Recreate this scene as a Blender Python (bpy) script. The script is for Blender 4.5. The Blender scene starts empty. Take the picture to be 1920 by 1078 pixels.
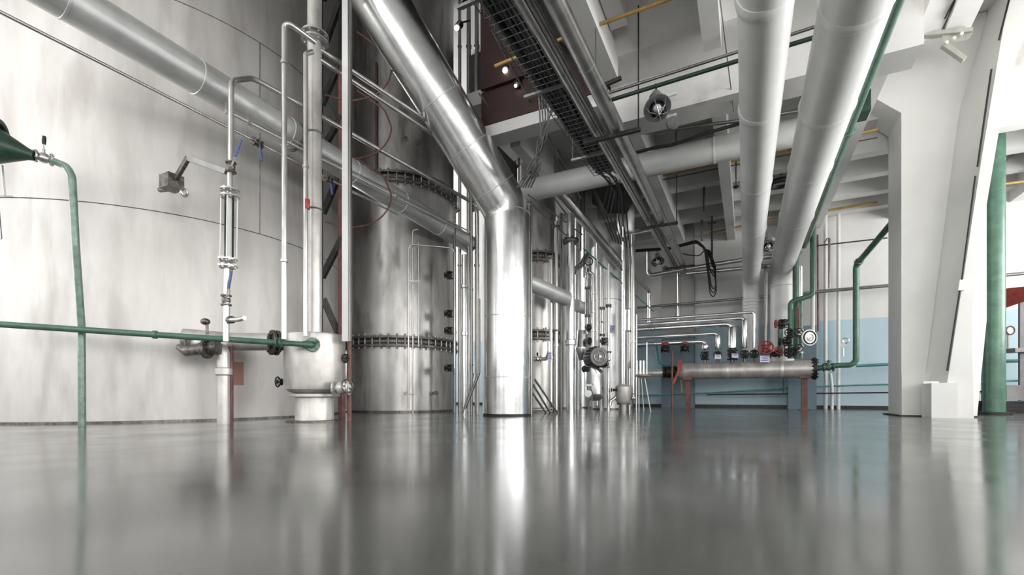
import bpy, math, random
from mathutils import Vector as V, Matrix
random.seed(7)
PI = math.pi
C = bpy.context.scene.collection
SC = bpy.context.scene
# ------------------------------------------------------------ camera
H = 0.30          # lens height above the polished floor
F = 876.0         # focal length in pixels of the 1920 frame
HY = 740.0        # horizon row
YAW = math.radians(26.67)
cam_d = bpy.data.cameras.new('camera'); cam = bpy.data.objects.new('camera', cam_d); C.objects.link(cam)
cam.location = (0, 0, H); cam.rotation_euler = (PI/2, 0, YAW)
cam_d.sensor_width = 36; cam_d.lens = F/1920*36; cam_d.shift_y = (HY-539)/1920; cam_d.clip_start = 0.02
SC.camera = cam
# ------------------------------------------------------------ world, light, exposure
w = bpy.data.worlds.new('overcast_sky'); SC.world = w; w.use_nodes = True
w.node_tree.nodes['Background'].inputs[0].default_value = (0.93, 0.97, 1, 1)
w.node_tree.nodes['Background'].inputs[1].default_value = 1.6
SC.view_settings.view_transform = 'Standard'; SC.view_settings.look = 'None'
SC.view_settings.gamma = 1; SC.view_settings.exposure = 0.0; SC.view_settings.use_curve_mapping = False
SC.cycles.max_bounces = 8; SC.cycles.diffuse_bounces = 4; SC.cycles.glossy_bounces = 5
SC.cycles.transmission_bounces = 6; SC.cycles.sample_clamp_indirect = 6
SC.cycles.caustics_reflective = False; SC.cycles.caustics_refractive = False

def area(name, loc, rot, sx, sy, power, col=(1, .985, .96)):
    l = bpy.data.lights.new(name, 'AREA'); l.shape = 'RECTANGLE'; l.size = sx; l.size_y = sy; l.energy = power; l.color = col
    o = bpy.data.objects.new(name, l); C.objects.link(o); o.location = loc; o.rotation_euler = rot
    return o
# daylight entering the window bands of the right wall, the rear wall and the high bay on the left, plus one added fill at left
for i, y in enumerate((-3.5, 0.6, 4.7, 8.8)):
    area('daylight_right', (6.9, y, 2.6), (0, PI/2+.22, 0), 2.6, 3.0, 230 if y < 8 else 300)
for i, x in enumerate((-8.5, -3.5, 1.5, 5)):
    area('daylight_rear', (x, -5.9, 2.6), (PI/2+.25, 0, 0), 3.4, 2.8, 115)
area('daylight_clerestory', (-6.5, -5.9, 6.6), (PI/2, 0, 0), 8, 1.8, 190)
area('daylight_fill_left', (-11.4, 10.0, 4.2), (0, -PI/2, 0), 6.6, 3.4, 520)
area('daylight_fill_left', (-11.4, -1.5, 2.6), (0, -PI/2, 0), 2.6, 5.5, 230)  # added fill at the unseen left window, brightens the huge tank's front

# ------------------------------------------------------------ pixel -> place
CS, SN = math.cos(YAW), math.sin(YAW)
def at(px, py, d):
    u = (px-960)/F*d
    return V((-SN*d+CS*u, CS*d+SN*u, H+(HY-py)/F*d))
def onX(px, py, X):
    k = -SN+CS*(px-960)/F
    return at(px, py, X/k)
def onY(px, py, Y):
    k = CS+SN*(px-960)/F
    return at(px, py, Y/k)
def onZ(px, py, Z):
    return at(px, py, (Z-H)*F/(HY-py))
def gnd(px, d, z=0.0):
    p = at(px, HY, d); p.z = z; return p
def vert(px, d, y0, y1):
    return [at(px, y0, d), at(px, y1, d)]

# ------------------------------------------------------------ mesh helpers
def frame(ax):
    ax = ax.normalized()
    t = V((0, 0, 1)) if abs(ax.z) < 0.9 else V((1, 0, 0))
    a = ax.cross(t).normalized(); b = ax.cross(a).normalized()
    return a, b
def fillet(pts, R, n=6):
    pts = [V(p) for p in pts]
    if R <= 0 or len(pts) < 3: return pts
    out = [pts[0]]
    for i in range(1, len(pts)-1):
        p, a, b = pts[i], pts[i-1], pts[i+1]
        da, db = (a-p), (b-p); la, lb = da.length, db.length
        if la < 1e-6 or lb < 1e-6: continue
        da /= la; db /= lb
        c = max(-1, min(1, da.dot(db))); ang = math.acos(c)
        if ang > 3.05: out.append(p); continue
        t = min(R/math.tan(ang/2), la*0.45, lb*0.45); r = t*math.tan(ang/2)
        cen = p+(da+db).normalized()*(r/math.sin(ang/2))
        s, e = p+da*t-cen, p+db*t-cen
        tot = math.acos(max(-1, min(1, s.normalized().dot(e.normalized()))))
        for k in range(n+1):
            f = k/n
            q = (s*math.sin((1-f)*tot)+e*math.sin(f*tot))/max(1e-6, math.sin(tot))
            out.append(cen+q)
    out.append(pts[-1]); return out
class MB:
    def __init__(s): s.v = []; s.f = []
    def ring(s, c, a, b, r, n):
        i = len(s.v)
        for k in range(n):
            t = 2*PI*k/n; s.v.append(c+a*(math.cos(t)*r)+b*(math.sin(t)*r))
        return i
    def join(s, i, j, n):
        for k in range(n):
            k2 = (k+1) % n; s.f.append((i+k, i+k2, j+k2, j+k))
    def tube(s, pts, r, R=0, n=12, caps=True, nb=6):
        P = fillet(pts, R, nb); m = len(P)
        T = []
        for i in range(m):
            d = P[min(i+1, m-1)]-P[max(i-1, 0)]
            T.append(d.normalized() if d.length > 1e-9 else V((0, 0, 1)))
        a, b = frame(T[0]); prev = T[0]; rings = []
        for i in range(m):
            if i:
                ax = prev.cross(T[i])
                if ax.length > 1e-7:
                    M = Matrix.Rotation(prev.angle(T[i]), 3, ax.normalized()); a = M @ a; b = M @ b
                prev = T[i]
            rr = r[i] if isinstance(r, (list, tuple)) else r
            if 0 < i < m-1 and R == 0:
                h = (P[i]-P[i-1]).angle(P[i+1]-P[i])/2; sc = 1/max(.5, math.cos(h))
                # mitre: stretch in the bending plane
                bd = ((P[i+1]-P[i]).normalized()-(P[i]-P[i-1]).normalized())
                k0 = len(s.v)
                if bd.length > 1e-5:
                    bd.normalize()
                    for k in range(n):
                        t = 2*PI*k/n; q = a*(math.cos(t)*rr)+b*(math.sin(t)*rr)
                        q += bd*(q.dot(bd)*(sc-1)); s.v.append(P[i]+q)
                    rings.append(k0); continue
            rings.append(s.ring(P[i], a, b, rr, n))
        for i in range(m-1): s.join(rings[i], rings[i+1], n)
        if caps:
            s.f.append(tuple(rings[0]+k for k in range(n))[::-1]); s.f.append(tuple(rings[-1]+k for k in range(n)))
        return s
    def lathe(s, p, ax, prof, n=24):
        ax = V(ax).normalized(); a, b = frame(ax); last = None
        for (r, h) in prof:
            i = s.ring(V(p)+ax*h, a, b, max(r, 1e-4), n)
            if last is not None: s.join(last, i, n)
            else: s.f.append(tuple(i+k for k in range(n))[::-1])
            last = i
        s.f.append(tuple(last+k for k in range(n))); return s
    def cyl(s, p, q, r, n=16):
        p, q = V(p), V(q); return s.lathe(p, q-p, [(r, 0), (r, (q-p).length)], n)
    def box(s, lo, hi):
        i = len(s.v); x0, y0, z0 = lo; x1, y1, z1 = hi
        for z in (z0, z1):
            for (x, y) in ((x0, y0), (x1, y0), (x1, y1), (x0, y1)): s.v.append(V((x, y, z)))
        s.f += [(i+3, i+2, i+1, i), (i+4, i+5, i+6, i+7)]
        for k in range(4): k2 = (k+1) % 4; s.f.append((i+k, i+k2, i+4+k2, i+4+k))
        return s
    def bar(s, p, q, wd, ht, up=(0, 0, 1)):
        p, q = V(p), V(q); d = (q-p).normalized(); up = V(up)
        if abs(d.dot(up)) > .98: up = V((0, 1, 0))
        sd = d.cross(up).normalized(); u2 = sd.cross(d).normalized(); i = len(s.v)
        for c in (p, q):
            for (x, y) in ((-1, -1), (1, -1), (1, 1), (-1, 1)): s.v.append(c+sd*(x*wd/2)+u2*(y*ht/2))
        s.f += [(i+3, i+2, i+1, i), (i+4, i+5, i+6, i+7)]
        for k in range(4): k2 = (k+1) % 4; s.f.append((i+k, i+k2, i+4+k2, i+4+k))
        return s
    def loft(s, A, B):
        i = len(s.v); n = len(A); s.v += [V(p) for p in A]+[V(p) for p in B]
        for k in range(n): k2 = (k+1) % n; s.f.append((i+k, i+k2, i+n+k2, i+n+k))
        s.f.append(tuple(i+k for k in range(n))[::-1]); s.f.append(tuple(i+n+k for k in range(n))); return s
    def torus(s, c, ax, R, r, n=28, m=8, a0=0, a1=2*PI):
        c = V(c); a, b = frame(V(ax)); ax = V(ax).normalized(); full = abs(a1-a0-2*PI) < 1e-4
        cnt = n if full else n+1; idx = []
        for k in range(cnt):
            t = a0+(a1-a0)*k/n; d = a*math.cos(t)+b*math.sin(t)
            idx.append(s.ring(c+d*R, d, ax, r, m))
        for k in range(n): s.join(idx[k], idx[(k+1) % cnt], m)
        return s
    def ball(s, c, r, n=20, m=10, sz=(1, 1, 1)):
        c = V(c); i = len(s.v); s.v.append(c+V((0, 0, -r*sz[2])))
        for j in range(1, m):
            ph = -PI/2+PI*j/m
            for k in range(n):
                t = 2*PI*k/n; s.v.append(c+V((r*math.cos(ph)*math.cos(t)*sz[0], r*math.cos(ph)*math.sin(t)*sz[1], r*math.sin(ph)*sz[2])))
        s.v.append(c+V((0, 0, r*sz[2]))); e = len(s.v)-1
        for k in range(n):
            k2 = (k+1) % n; s.f.append((i, i+1+k2, i+1+k)); s.f.append((e, e-n+k, e-n+k2))
        for j in range(m-2):
            for k in range(n):
                k2 = (k+1) % n; A = i+1+j*n; s.f.append((A+k, A+k2, A+n+k2, A+n+k))
        return s
def link_mesh(name, mb, mat, parent=None, smooth=True):
    root = parent
    while root is not None and root.parent is not None: root = root.parent
    if root is not None: o0 = V(root.location)
    else:
        xs = [p.x for p in mb.v]; ys = [p.y for p in mb.v]; zs = [p.z for p in mb.v]
        o0 = V(((min(xs)+max(xs))/2, (min(ys)+max(ys))/2, min(zs)))
    me = bpy.data.meshes.new(name); me.from_pydata([tuple(p-o0) for p in mb.v], [], mb.f); me.validate(); me.update()
    import bmesh
    bm = bmesh.new(); bm.from_mesh(me); bmesh.ops.recalc_face_normals(bm, faces=bm.faces); bm.to_mesh(me); bm.free()
    if smooth:
        me.polygons.foreach_set('use_smooth', [True]*len(me.polygons)); me.set_sharp_from_angle(angle=math.radians(38))
    me.materials.append(M[mat] if isinstance(mat, str) else mat)
    o = bpy.data.objects.new(name, me); C.objects.link(o)
    if parent is None: o.location = o0
    else: o.parent = parent
    return o
def tag(o, label, cat, group=None, kind=None):
    if label: o['label'] = label
    if cat: o['category'] = cat
    if group: o['group'] = group
    if kind: o['kind'] = kind
    return o
def thing(name, loc, label, cat, group=None):
    o = bpy.data.objects.new(name, None); C.objects.link(o); o.location = V(loc); o.empty_display_size = .1
    return tag(o, label, cat, group)
def solid(name, mb, mat, label, cat, group=None): return tag(link_mesh(name, mb, mat), label, cat, group)
def part(name, mb, mat, parent, label=None):
    o = link_mesh(name, mb, mat, parent)
    if label: o['label'] = label
    return o
def struct(name, mb, mat, parent=None, smooth=False):
    o = link_mesh(name, mb, mat, parent, smooth)
    if parent is None: o['kind'] = 'structure'
    return o

# ------------------------------------------------------------ materials
M = {}
def mat(name, c1, c2=None, metal=0.0, rough=0.5, r2=None, scale=3.0, stretch=(1, 1, 1), bump=0.0, detail=6, lo=.35, hi=.65, spec=.5, fine=None, coat=0):
    m = bpy.data.materials.new(name); m.use_nodes = True; nt = m.node_tree; N = nt.nodes; L = nt.links
    b = N['Principled BSDF']; b.inputs['Metallic'].default_value = metal; b.inputs['Roughness'].default_value = rough
    b.inputs['Specular IOR Level'].default_value = spec
    if coat: b.inputs['Coat Weight'].default_value = coat
    c2 = c2 or tuple(x*.85 for x in c1)
    g = N.new('ShaderNodeNewGeometry'); mp = N.new('ShaderNodeMapping'); mp.inputs['Scale'].default_value = stretch
    L.new(g.outputs['Position'], mp.inputs['Vector'])
    n = N.new('ShaderNodeTexNoise'); n.inputs['Scale'].default_value = scale; n.inputs['Detail'].default_value = detail; n.inputs['Roughness'].default_value = .6
    L.new(mp.outputs[0], n.inputs['Vector'])
    r = N.new('ShaderNodeValToRGB'); r.color_ramp.elements[0].position = lo; r.color_ramp.elements[1].position = hi
    r.color_ramp.elements[0].color = (*c2, 1); r.color_ramp.elements[1].color = (*c1, 1)
    L.new(n.outputs['Fac'], r.inputs[0]); col = r.outputs[0]
    if fine:
        n2 = N.new('ShaderNodeTexNoise'); n2.inputs['Scale'].default_value = fine[1]; n2.inputs['Detail'].default_value = 8
        mp2 = N.new('ShaderNodeMapping'); mp2.inputs['Scale'].default_value = fine[2]; L.new(g.outputs['Position'], mp2.inputs['Vector']); L.new(mp2.outputs[0], n2.inputs['Vector'])
        r2_ = N.new('ShaderNodeValToRGB'); r2_.color_ramp.elements[0].position = fine[3]; r2_.color_ramp.elements[1].position = fine[4]
        r2_.color_ramp.elements[0].color = (0, 0, 0, 1); r2_.color_ramp.elements[1].color = (1, 1, 1, 1)
        L.new(n2.outputs['Fac'], r2_.inputs[0])
        mx = N.new('ShaderNodeMix'); mx.data_type = 'RGBA'; L.new(r2_.outputs[0], mx.inputs[0]); mx.inputs[6].default_value = (*fine[0], 1); L.new(col, mx.inputs[7]); col = mx.outputs[2]
    L.new(col, b.inputs['Base Color'])
    if r2 is not None:
        mr = N.new('ShaderNodeMapRange'); mr.inputs['To Min'].default_value = r2; mr.inputs['To Max'].default_value = rough
        mr.inputs['From Min'].default_value = .3; mr.inputs['From Max'].default_value = .7
        L.new(n.outputs['Fac'], mr.inputs['Value']); L.new(mr.outputs[0], b.inputs['Roughness'])
    if bump:
        bp = N.new('ShaderNodeBump'); bp.inputs['Strength'].default_value = bump; bp.inputs['Distance'].default_value = .02
        L.new(n.outputs['Fac'], bp.inputs['Height']); L.new(bp.outputs[0], b.inputs['Normal'])
    M[name] = m; return m
mat('tank_steel', (.70, .68, .66), (.57, .55, .53), .35, .5, .38, 2.2, (1.6, 1.6, .35), .05, fine=((.52, .49, .47), 5, (1, 1, .22), .30, .50))
mat('column_steel', (.60, .59, .575), (.40, .39, .375), .75, .40, .30, 2.6, (1.4, 1.4, .5), .05, fine=((.30, .28, .26), 6, (1, 1, .25), .30, .48))
mat('cladding', (.80, .81, .81), (.68, .70, .70), .97, .27, .2, 5, (1, 1, 1), .05)
mat('cladding_rough', (.80, .81, .80), (.66, .67, .67), .6, .45, .35, 4, (1, 1, 1), .08)
mat('pipe_steel', (.64, .63, .62), (.50, .49, .48), .9, .34, .27, 7, (1, 1, .4), .0)
mat('pipe_dark', (.30, .30, .29), (.22, .215, .21), .85, .38, .3, 7)
mat('vessel_steel', (.70, .68, .65), (.46, .44, .42), .4, .42, .34, 5, (1, 1, .6), .05)
mat('forged', (.24, .22, .205), (.08, .073, .068), .75, .42, .35, 22, bump=.2)
mat('black_iron', (.03, .03, .03), (.012, .012, .012), .3, .45, None, 20)
mat('dark_brace', (.05, .045, .045), (.02, .02, .02), .2, .5, None, 12)
mat('maroon', (.22, .10, .10), (.12, .05, .05), .1, .5, None, 8)
mat('white_paint', (.80, .80, .79), (.72, .72, .71), 0, .45, None, 3)
mat('white_duct', (.86, .86, .85), (.78, .78, .77), 0, .38, None, 2.5, (1, 1, 1), .15)
mat('green_paint', (.085, .185, .13), (.055, .12, .085), .1, .33, None, 7)
mat('green_pale', (.24, .34, .28), (.14, .22, .17), .1, .3, None, 14)
mat('green_dark', (.035, .08, .055), (.015, .035, .025), .1, .4, None, 9)
mat('red_paint', (.42, .055, .04), (.22, .03, .03), 0, .45, None, 12)
mat('red_brown', (.20, .085, .07), (.10, .045, .04), .1, .5, None, 10)
mat('blue_grip', (.08, .12, .36), (.05, .07, .24), 0, .4, None, 12)
mat('yellow_paint', (.46, .29, .08), (.30, .19, .06), 0, .45, None, 12)
mat('concrete_white', (.74, .735, .72), (.64, .635, .62), 0, .6, None, 1.6, (1, 1, 1), .1, fine=((.55, .50, .47), 2.3, (1, 1, 1), .28, .42))
mat('ceiling_paint', (.76, .755, .74), (.68, .675, .66), 0, .65, None, 1.3, (1, 1, 1), .1)
mat('pillar_paint', (.76, .76, .74), (.70, .70, .68), 0, .5, None, 1.5, (1, 1, 1), .1)
mat('wall_dark', (.42, .42, .41), (.34, .34, .335), 0, .6, None, 2)
mat('wall_teal', (.12, .20, .25), (.08, .14, .18), 0, .5, None, 2)
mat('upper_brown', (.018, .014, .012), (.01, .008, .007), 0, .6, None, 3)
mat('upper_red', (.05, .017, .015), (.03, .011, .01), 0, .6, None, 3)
mat('steel_pale', (.46, .46, .42), (.34, .34, .30), .2, .5, None, 8)
mat('wood', (.36, .26, .19), (.22, .15, .11), 0, .5, None, 8, (1, 1, 6))
mat('rust_patch', (.42, .20, .15), (.36, .24, .20), 0, .55, None, 9)
mat('plate_white', (.70, .68, .82), (.60, .58, .74), 0, .4, None, 8)
mat('ink_blue', (.10, .08, .42), None, 0, .4)
mat('dial_white', (.85, .85, .85), (.8, .8, .8), 0, .3)
mat('grey_paint', (.22, .215, .22), (.16, .155, .16), 0, .5, None, 6)
mat('teal_paint', (.10, .30, .29), (.06, .2, .19), 0, .45, None, 8)
mat('cable_grey', (.20, .21, .21), (.10, .11, .11), .4, .45, None, 30)
# glass
m = bpy.data.materials.new('glass'); m.use_nodes = True; nt = m.node_tree; nt.nodes.remove(nt.nodes['Principled BSDF'])
tb = nt.nodes.new('ShaderNodeBsdfTransparent'); tb.inputs[0].default_value = (.93, .95, .95, 1); gb = nt.nodes.new('ShaderNodeBsdfGlossy'); gb.inputs['Roughness'].default_value = .05
fr_ = nt.nodes.new('ShaderNodeFresnel'); fr_.inputs[0].default_value = 1.5; ms = nt.nodes.new('ShaderNodeMixShader')
nt.links.new(fr_.outputs[0], ms.inputs[0]); nt.links.new(tb.outputs[0], ms.inputs[1]); nt.links.new(gb.outputs[0], ms.inputs[2]); nt.links.new(ms.outputs[0], nt.nodes['Material Output'].inputs[0]); M['glass'] = m
# lit lamp disc
m = bpy.data.materials.new('lamp_glow'); m.use_nodes = True; b = m.node_tree.nodes['Principled BSDF']
b.inputs['Emission Color'].default_value = (1, .95, .9, 1); b.inputs['Emission Strength'].default_value = 6; M['lamp_glow'] = m
# polished floor
m = mat('floor_polish', (.125, .127, .121), (.075, .077, .073), 0, .13, None, .9, (1, 1, 1), 0, 8, .3, .7, spec=.5, coat=0)
nt = m.node_tree; N = nt.nodes; L = nt.links; b = N['Principled BSDF']
g = N.new('ShaderNodeNewGeometry'); n = N.new('ShaderNodeTexNoise'); n.inputs['Scale'].default_value = 2.2; n.inputs['Detail'].default_value = 5; L.new(g.outputs['Position'], n.inputs['Vector'])
mr = N.new('ShaderNodeMapRange'); mr.inputs['From Min'].default_value = .3; mr.inputs['From Max'].default_value = .7; mr.inputs['To Min'].default_value = .09; mr.inputs['To Max'].default_value = .2
L.new(n.outputs['Fac'], mr.inputs['Value']); L.new(mr.outputs[0], b.inputs['Roughness'])
b.inputs['IOR'].default_value = 1.8
# two-tone back wall: blue oil-paint dado under off-white
def two_tone(name, lowc, upc, zc):
    m = mat(name, upc, tuple(x*.9 for x in upc), 0, .5, None, 1.6)
    nt = m.node_tree; N = nt.nodes; L = nt.links; b = N['Principled BSDF']; src = b.inputs['Base Color'].links[0].from_socket
    g = N.new('ShaderNodeNewGeometry'); sp = N.new('ShaderNodeSeparateXYZ'); L.new(g.outputs['Position'], sp.inputs[0])
    lt = N.new('ShaderNodeMath'); lt.operation = 'LESS_THAN'; L.new(sp.outputs['Z'], lt.inputs[0]); lt.inputs[1].default_value = zc
    n = N.new('ShaderNodeTexNoise'); n.inputs['Scale'].default_value = 2.5; L.new(g.outputs['Position'], n.inputs['Vector'])
    r = N.new('ShaderNodeValToRGB'); r.color_ramp.elements[0].color = (*[x*.88 for x in lowc], 1); r.color_ramp.elements[1].color = (*lowc, 1); L.new(n.outputs['Fac'], r.inputs[0])
    mx = N.new('ShaderNodeMix'); mx.data_type = 'RGBA'; L.new(lt.outputs[0], mx.inputs[0]); L.new(src, mx.inputs[6]); L.new(r.outputs[0], mx.inputs[7]); L.new(mx.outputs[2], b.inputs['Base Color'])
two_tone('wall_two_tone', (.52, .68, .76), (.80, .795, .78), 1.89)
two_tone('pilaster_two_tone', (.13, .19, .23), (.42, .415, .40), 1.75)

# ============================================================ THE HALL
s = MB().box((-11.6, -6.2, -.2), (7.2, 12.3, 0)); struct('floor', s, 'floor_polish')
# walls with window openings
def wall_with_holes(name, axis, pos, th, a0, a1, z0, z1, holes, material):
    mb = MB(); xs = sorted([a0, a1]+[h[0] for h in holes]+[h[1] for h in holes])
    def bx(p, q, zl, zh):
        if axis == 'x': mb.box((pos, p, zl), (pos+th, q, zh))
        else: mb.box((p, pos, zl), (q, pos+th, zh))
    for p, q in zip(xs, xs[1:]):
        if q-p < 1e-4: continue
        hs = sorted([(h[2], h[3]) for h in holes if h[0] <= p+1e-4 and h[1] >= q-1e-4]); z = z0
        for (l, h) in hs: bx(p, q, z, l); z = h
        bx(p, q, z, z1)
    return struct(name, mb, material)
RW = [(-5, -2, 1.2, 4), (-.9, 2.1, 1.2, 4), (3.2, 6.2, 1.2, 4), (7.3, 10.3, 1.2, 4)]
wall_with_holes('wall_right', 'x', 7.0, .2, -6.2, 12.3, 0, 5.6, RW, 'concrete_white')
BW = [(-10.2, -6.8, 1.1, 4), (-5.2, -1.8, 1.1, 4), (-.2, 3.2, 1.1, 4), (3.9, 6.6, 1.1, 4), (-10.5, -2.5, 5.6, 7.5)]
wall_with_holes('wall_rear', 'y', -6.2, .2, -11.6, 7.2, 0, 8, BW, 'concrete_white')
LW = [(8.1, 11.9, .5, 7.8), (-4.5, 1.5, 1.2, 4)]
wall_with_holes('wall_left', 'x', -11.6, .2, -6.2, 12.3, 0, 8, LW, 'concrete_white')
struct('wall_back', MB().box((-11.6, 12.0, 0), (7.2, 12.3, 8)), 'wall_two_tone')
wn = 0
def window(axis, pos, a0, a1, z0, z1, nx, nz):
    global wn; wn += 1; mb = MB(); t = .05
    def bx(p, q, zl, zh, d=.05):
        if axis == 'x': mb.box((pos-d/2, p, zl), (pos+d/2, q, zh))
        else: mb.box((p, pos-d/2, zl), (q, pos+d/2, zh))
    for k in range(nx+1):
        c = a0+t/2+(a1-a0-t)*k/nx; bx(c-t/2, c+t/2, z0, z1)
    for k in range(nz+1):
        c = z0+t/2+(z1-z0-t)*k/nz; bx(a0, a1, c-t/2, c+t/2)
    wdw = struct('window_%d' % wn, mb, 'white_paint')
for h in RW: window('x', 7.1, *h, 3, 2)
for h in BW: window('y', -6.1, *h, 4, 2)
for h in LW: window('x', -11.5, *h, 4, 4)
# ceiling: low slab over the hall, open high bay over the tanks, raised bay beside the pillar
ZS = 4.45
cl = MB(); cl.box((-1.5, -6.2, ZS), (1.5, 12.3, ZS+.2)); cl.box((-3.7, 5.75, ZS), (-1.5, 12.3, ZS+.2)); cl.box((1.5, 8.75, ZS), (7.2, 12.3, ZS+.2))
struct('ceiling', cl, 'ceiling_paint')
struct('ceiling_raised', MB().box((1.5, -6.2, 5.4), (7.2, 8.75, 5.6)), 'ceiling_paint')
struct('ceiling_high', MB().box((-11.6, -6.2, 7.95), (-1.3, 12.3, 8.1)), 'ceiling_paint')
fa = MB(); fa.box((-1.5, -6.2, ZS+.2), (-1.35, 5.75, 8)); fa.box((1.4, -6.2, ZS+.2), (1.5, 8.85, 5.6)); fa.box((1.5, 8.75, ZS+.2), (7.2, 8.9, 5.6))
struct('wall_riser', fa, 'concrete_white')
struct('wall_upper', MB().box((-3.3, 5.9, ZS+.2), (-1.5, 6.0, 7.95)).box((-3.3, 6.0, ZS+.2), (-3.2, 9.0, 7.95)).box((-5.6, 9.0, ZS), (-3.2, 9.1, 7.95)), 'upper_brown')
# beams and ribs
def beam(lo, hi, m_='ceiling_paint'):
    global bn; bn += 1; struct('trim_%d' % bn, MB().box(lo, hi), m_)
bn = 0
g1 = MB()   # deep cross girder with its haunch
Y0 = 5.7
A = [V((-4, Y0, 3.62)), V((-4, Y0+.38, 3.62)), V((-4, Y0+.38, ZS)), V((-4, Y0-.75, ZS)), V((-4, Y0-.45, 4.12)), V((-4, Y0, 4.08))]
A2 = [V((-1.5, p.y, p.z)) for p in A]
B = [V((1.5, p.y, p.z)) for p in A]
g1.loft(A2, B)
bn += 1; struct('trim_%d' % bn, g1, 'concrete_white')
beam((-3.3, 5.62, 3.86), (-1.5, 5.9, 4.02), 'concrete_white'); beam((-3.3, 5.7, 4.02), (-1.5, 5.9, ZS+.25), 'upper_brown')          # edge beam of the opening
for x, wd in ((-.32, .17), (1.32, .2), (-1.42, .22), (-3.0, .16)):
    if x > -1.5: beam((x-wd/2, -6, 3.9), (x+wd/2, 5.3, ZS))
    beam((x-wd/2, 6.08, 3.9), (x+wd/2, 12, ZS))
beam((-1.3, -6, 4.2), (-1.12, 4.95, ZS))
for y in (7.75, 9.1, 10.0, 10.9):
    beam((-3.7, y, 4.12), (1.5 if y < 8.8 else 7, y+.2, ZS))
for y in (1.2, 3.2): beam((-1.5, y, 4.1), (1.5, y+.22, ZS))
beam((-3.7, 11.72, 4.1), (7, 12, ZS))
beam((2.6, 9.0, 3.9), (2.85, 12, ZS)); beam((4.4, 9.0, 3.9), (4.65, 12, ZS))
for y in (2.2, 5.4, 7.3): beam((1.5, y, 5.1), (7, y+.25, 5.4))
# pilasters on the back wall
def pilaster(px0, px1, depth=.25, top=ZS, y=12.0):
    a = onY(px0, HY, y-depth).x; c = onY(px1, HY, y-depth).x
    global bn; bn += 1; struct('trim_%d' % bn, MB().box((a, y-depth, 0), (c, y, top)), 'pilaster_two_tone')
pilaster(1240, 1301, .3); pilaster(1478, 1531, .45); pilaster(1842, 1868, .3); pilaster(1110, 1150, .3)
struct('baseboard_back', MB().box((-11, 11.93, 0), (7, 12.0, .07)), 'black_iron')
# upper floor seen through the opening: dark platform, red joists, round lights
for i, (x0, x1, y0, y1, z, m_) in enumerate(((-3.9, -1.5, 5.0, 5.9, 6.9, 'upper_brown'),)):
    pass
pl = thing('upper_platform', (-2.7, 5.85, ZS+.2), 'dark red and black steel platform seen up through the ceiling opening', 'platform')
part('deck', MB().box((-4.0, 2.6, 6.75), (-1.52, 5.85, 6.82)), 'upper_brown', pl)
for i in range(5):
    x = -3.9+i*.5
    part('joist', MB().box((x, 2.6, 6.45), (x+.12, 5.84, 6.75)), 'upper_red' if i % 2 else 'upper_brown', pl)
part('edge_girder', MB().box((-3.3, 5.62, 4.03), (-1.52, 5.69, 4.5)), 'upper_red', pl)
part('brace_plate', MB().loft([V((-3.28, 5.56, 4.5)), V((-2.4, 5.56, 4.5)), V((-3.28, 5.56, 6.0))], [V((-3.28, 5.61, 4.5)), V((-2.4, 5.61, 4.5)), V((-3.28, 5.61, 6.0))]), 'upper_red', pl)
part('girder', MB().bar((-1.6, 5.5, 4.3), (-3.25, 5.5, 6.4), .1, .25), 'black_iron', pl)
for px, py in ((863, 8), (952, 56), (944, 128), (964, 157), (853, 48)):
    p = onY(px, py, 5.5)
    t = thing('ceiling_spotlight', p, {863: 'small round light highest beside the thin pipes', 952: 'largest round light in the dark ceiling opening', 944: 'round light in the dark opening below the largest one', 964: 'smallest lowest round light in the dark ceiling opening', 853: 'elongated light beside the top of the second tank'}[px], 'lamp', 'lights in the dark ceiling opening')
    part('housing', MB().lathe(p+V((0, .06, .02)), (.1, 0.6, .8), [(.045, 0), (.05, .1), (.02, .16)], 16), 'black_iron', t)
    part('bulb', MB().ball(p+V((0, .045, 0)), .034 if px != 964 else .02, 14, 8), 'lamp_glow', t)
    part('stem', MB().cyl(p+V((0.0, .12, .12)), V((p.x, 5.89, p.z+.35)), .012, 8), 'black_iron', t)

# ------------------------------------------------------------ fittings
def flange(mb, p, ax, r, th, bolts=0, br=None):
    p = V(p); ax = V(ax).normalized(); mb.lathe(p-ax*th/2, ax, [(r*.97, 0), (r, th*.12), (r, th*.88), (r*.97, th)], 24)
    if bolts:
        a, b = frame(ax)
        for k in range(bolts):
            t = 2*PI*(k+.5)/bolts; c = p+(a*math.cos(t)+b*math.sin(t))*r*.82; hr = br or r*.11
            mb.lathe(c-ax*th*.95, ax, [(hr, 0), (hr, th*1.9)], 6)
def handwheel(mb, c, ax, R, r=None, spokes=5):
    r = r or R*.13; c = V(c); ax = V(ax).normalized(); mb.torus(c, ax, R, r, 26, 8); a, b = frame(ax)
    for k in range(spokes):
        t = 2*PI*k/spokes; mb.cyl(c, c+(a*math.cos(t)+b*math.sin(t))*R, r*.75, 8)
    mb.lathe(c-ax*r*2, ax, [(R*.2, 0), (R*.24, r), (R*.2, r*4)], 12)
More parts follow.
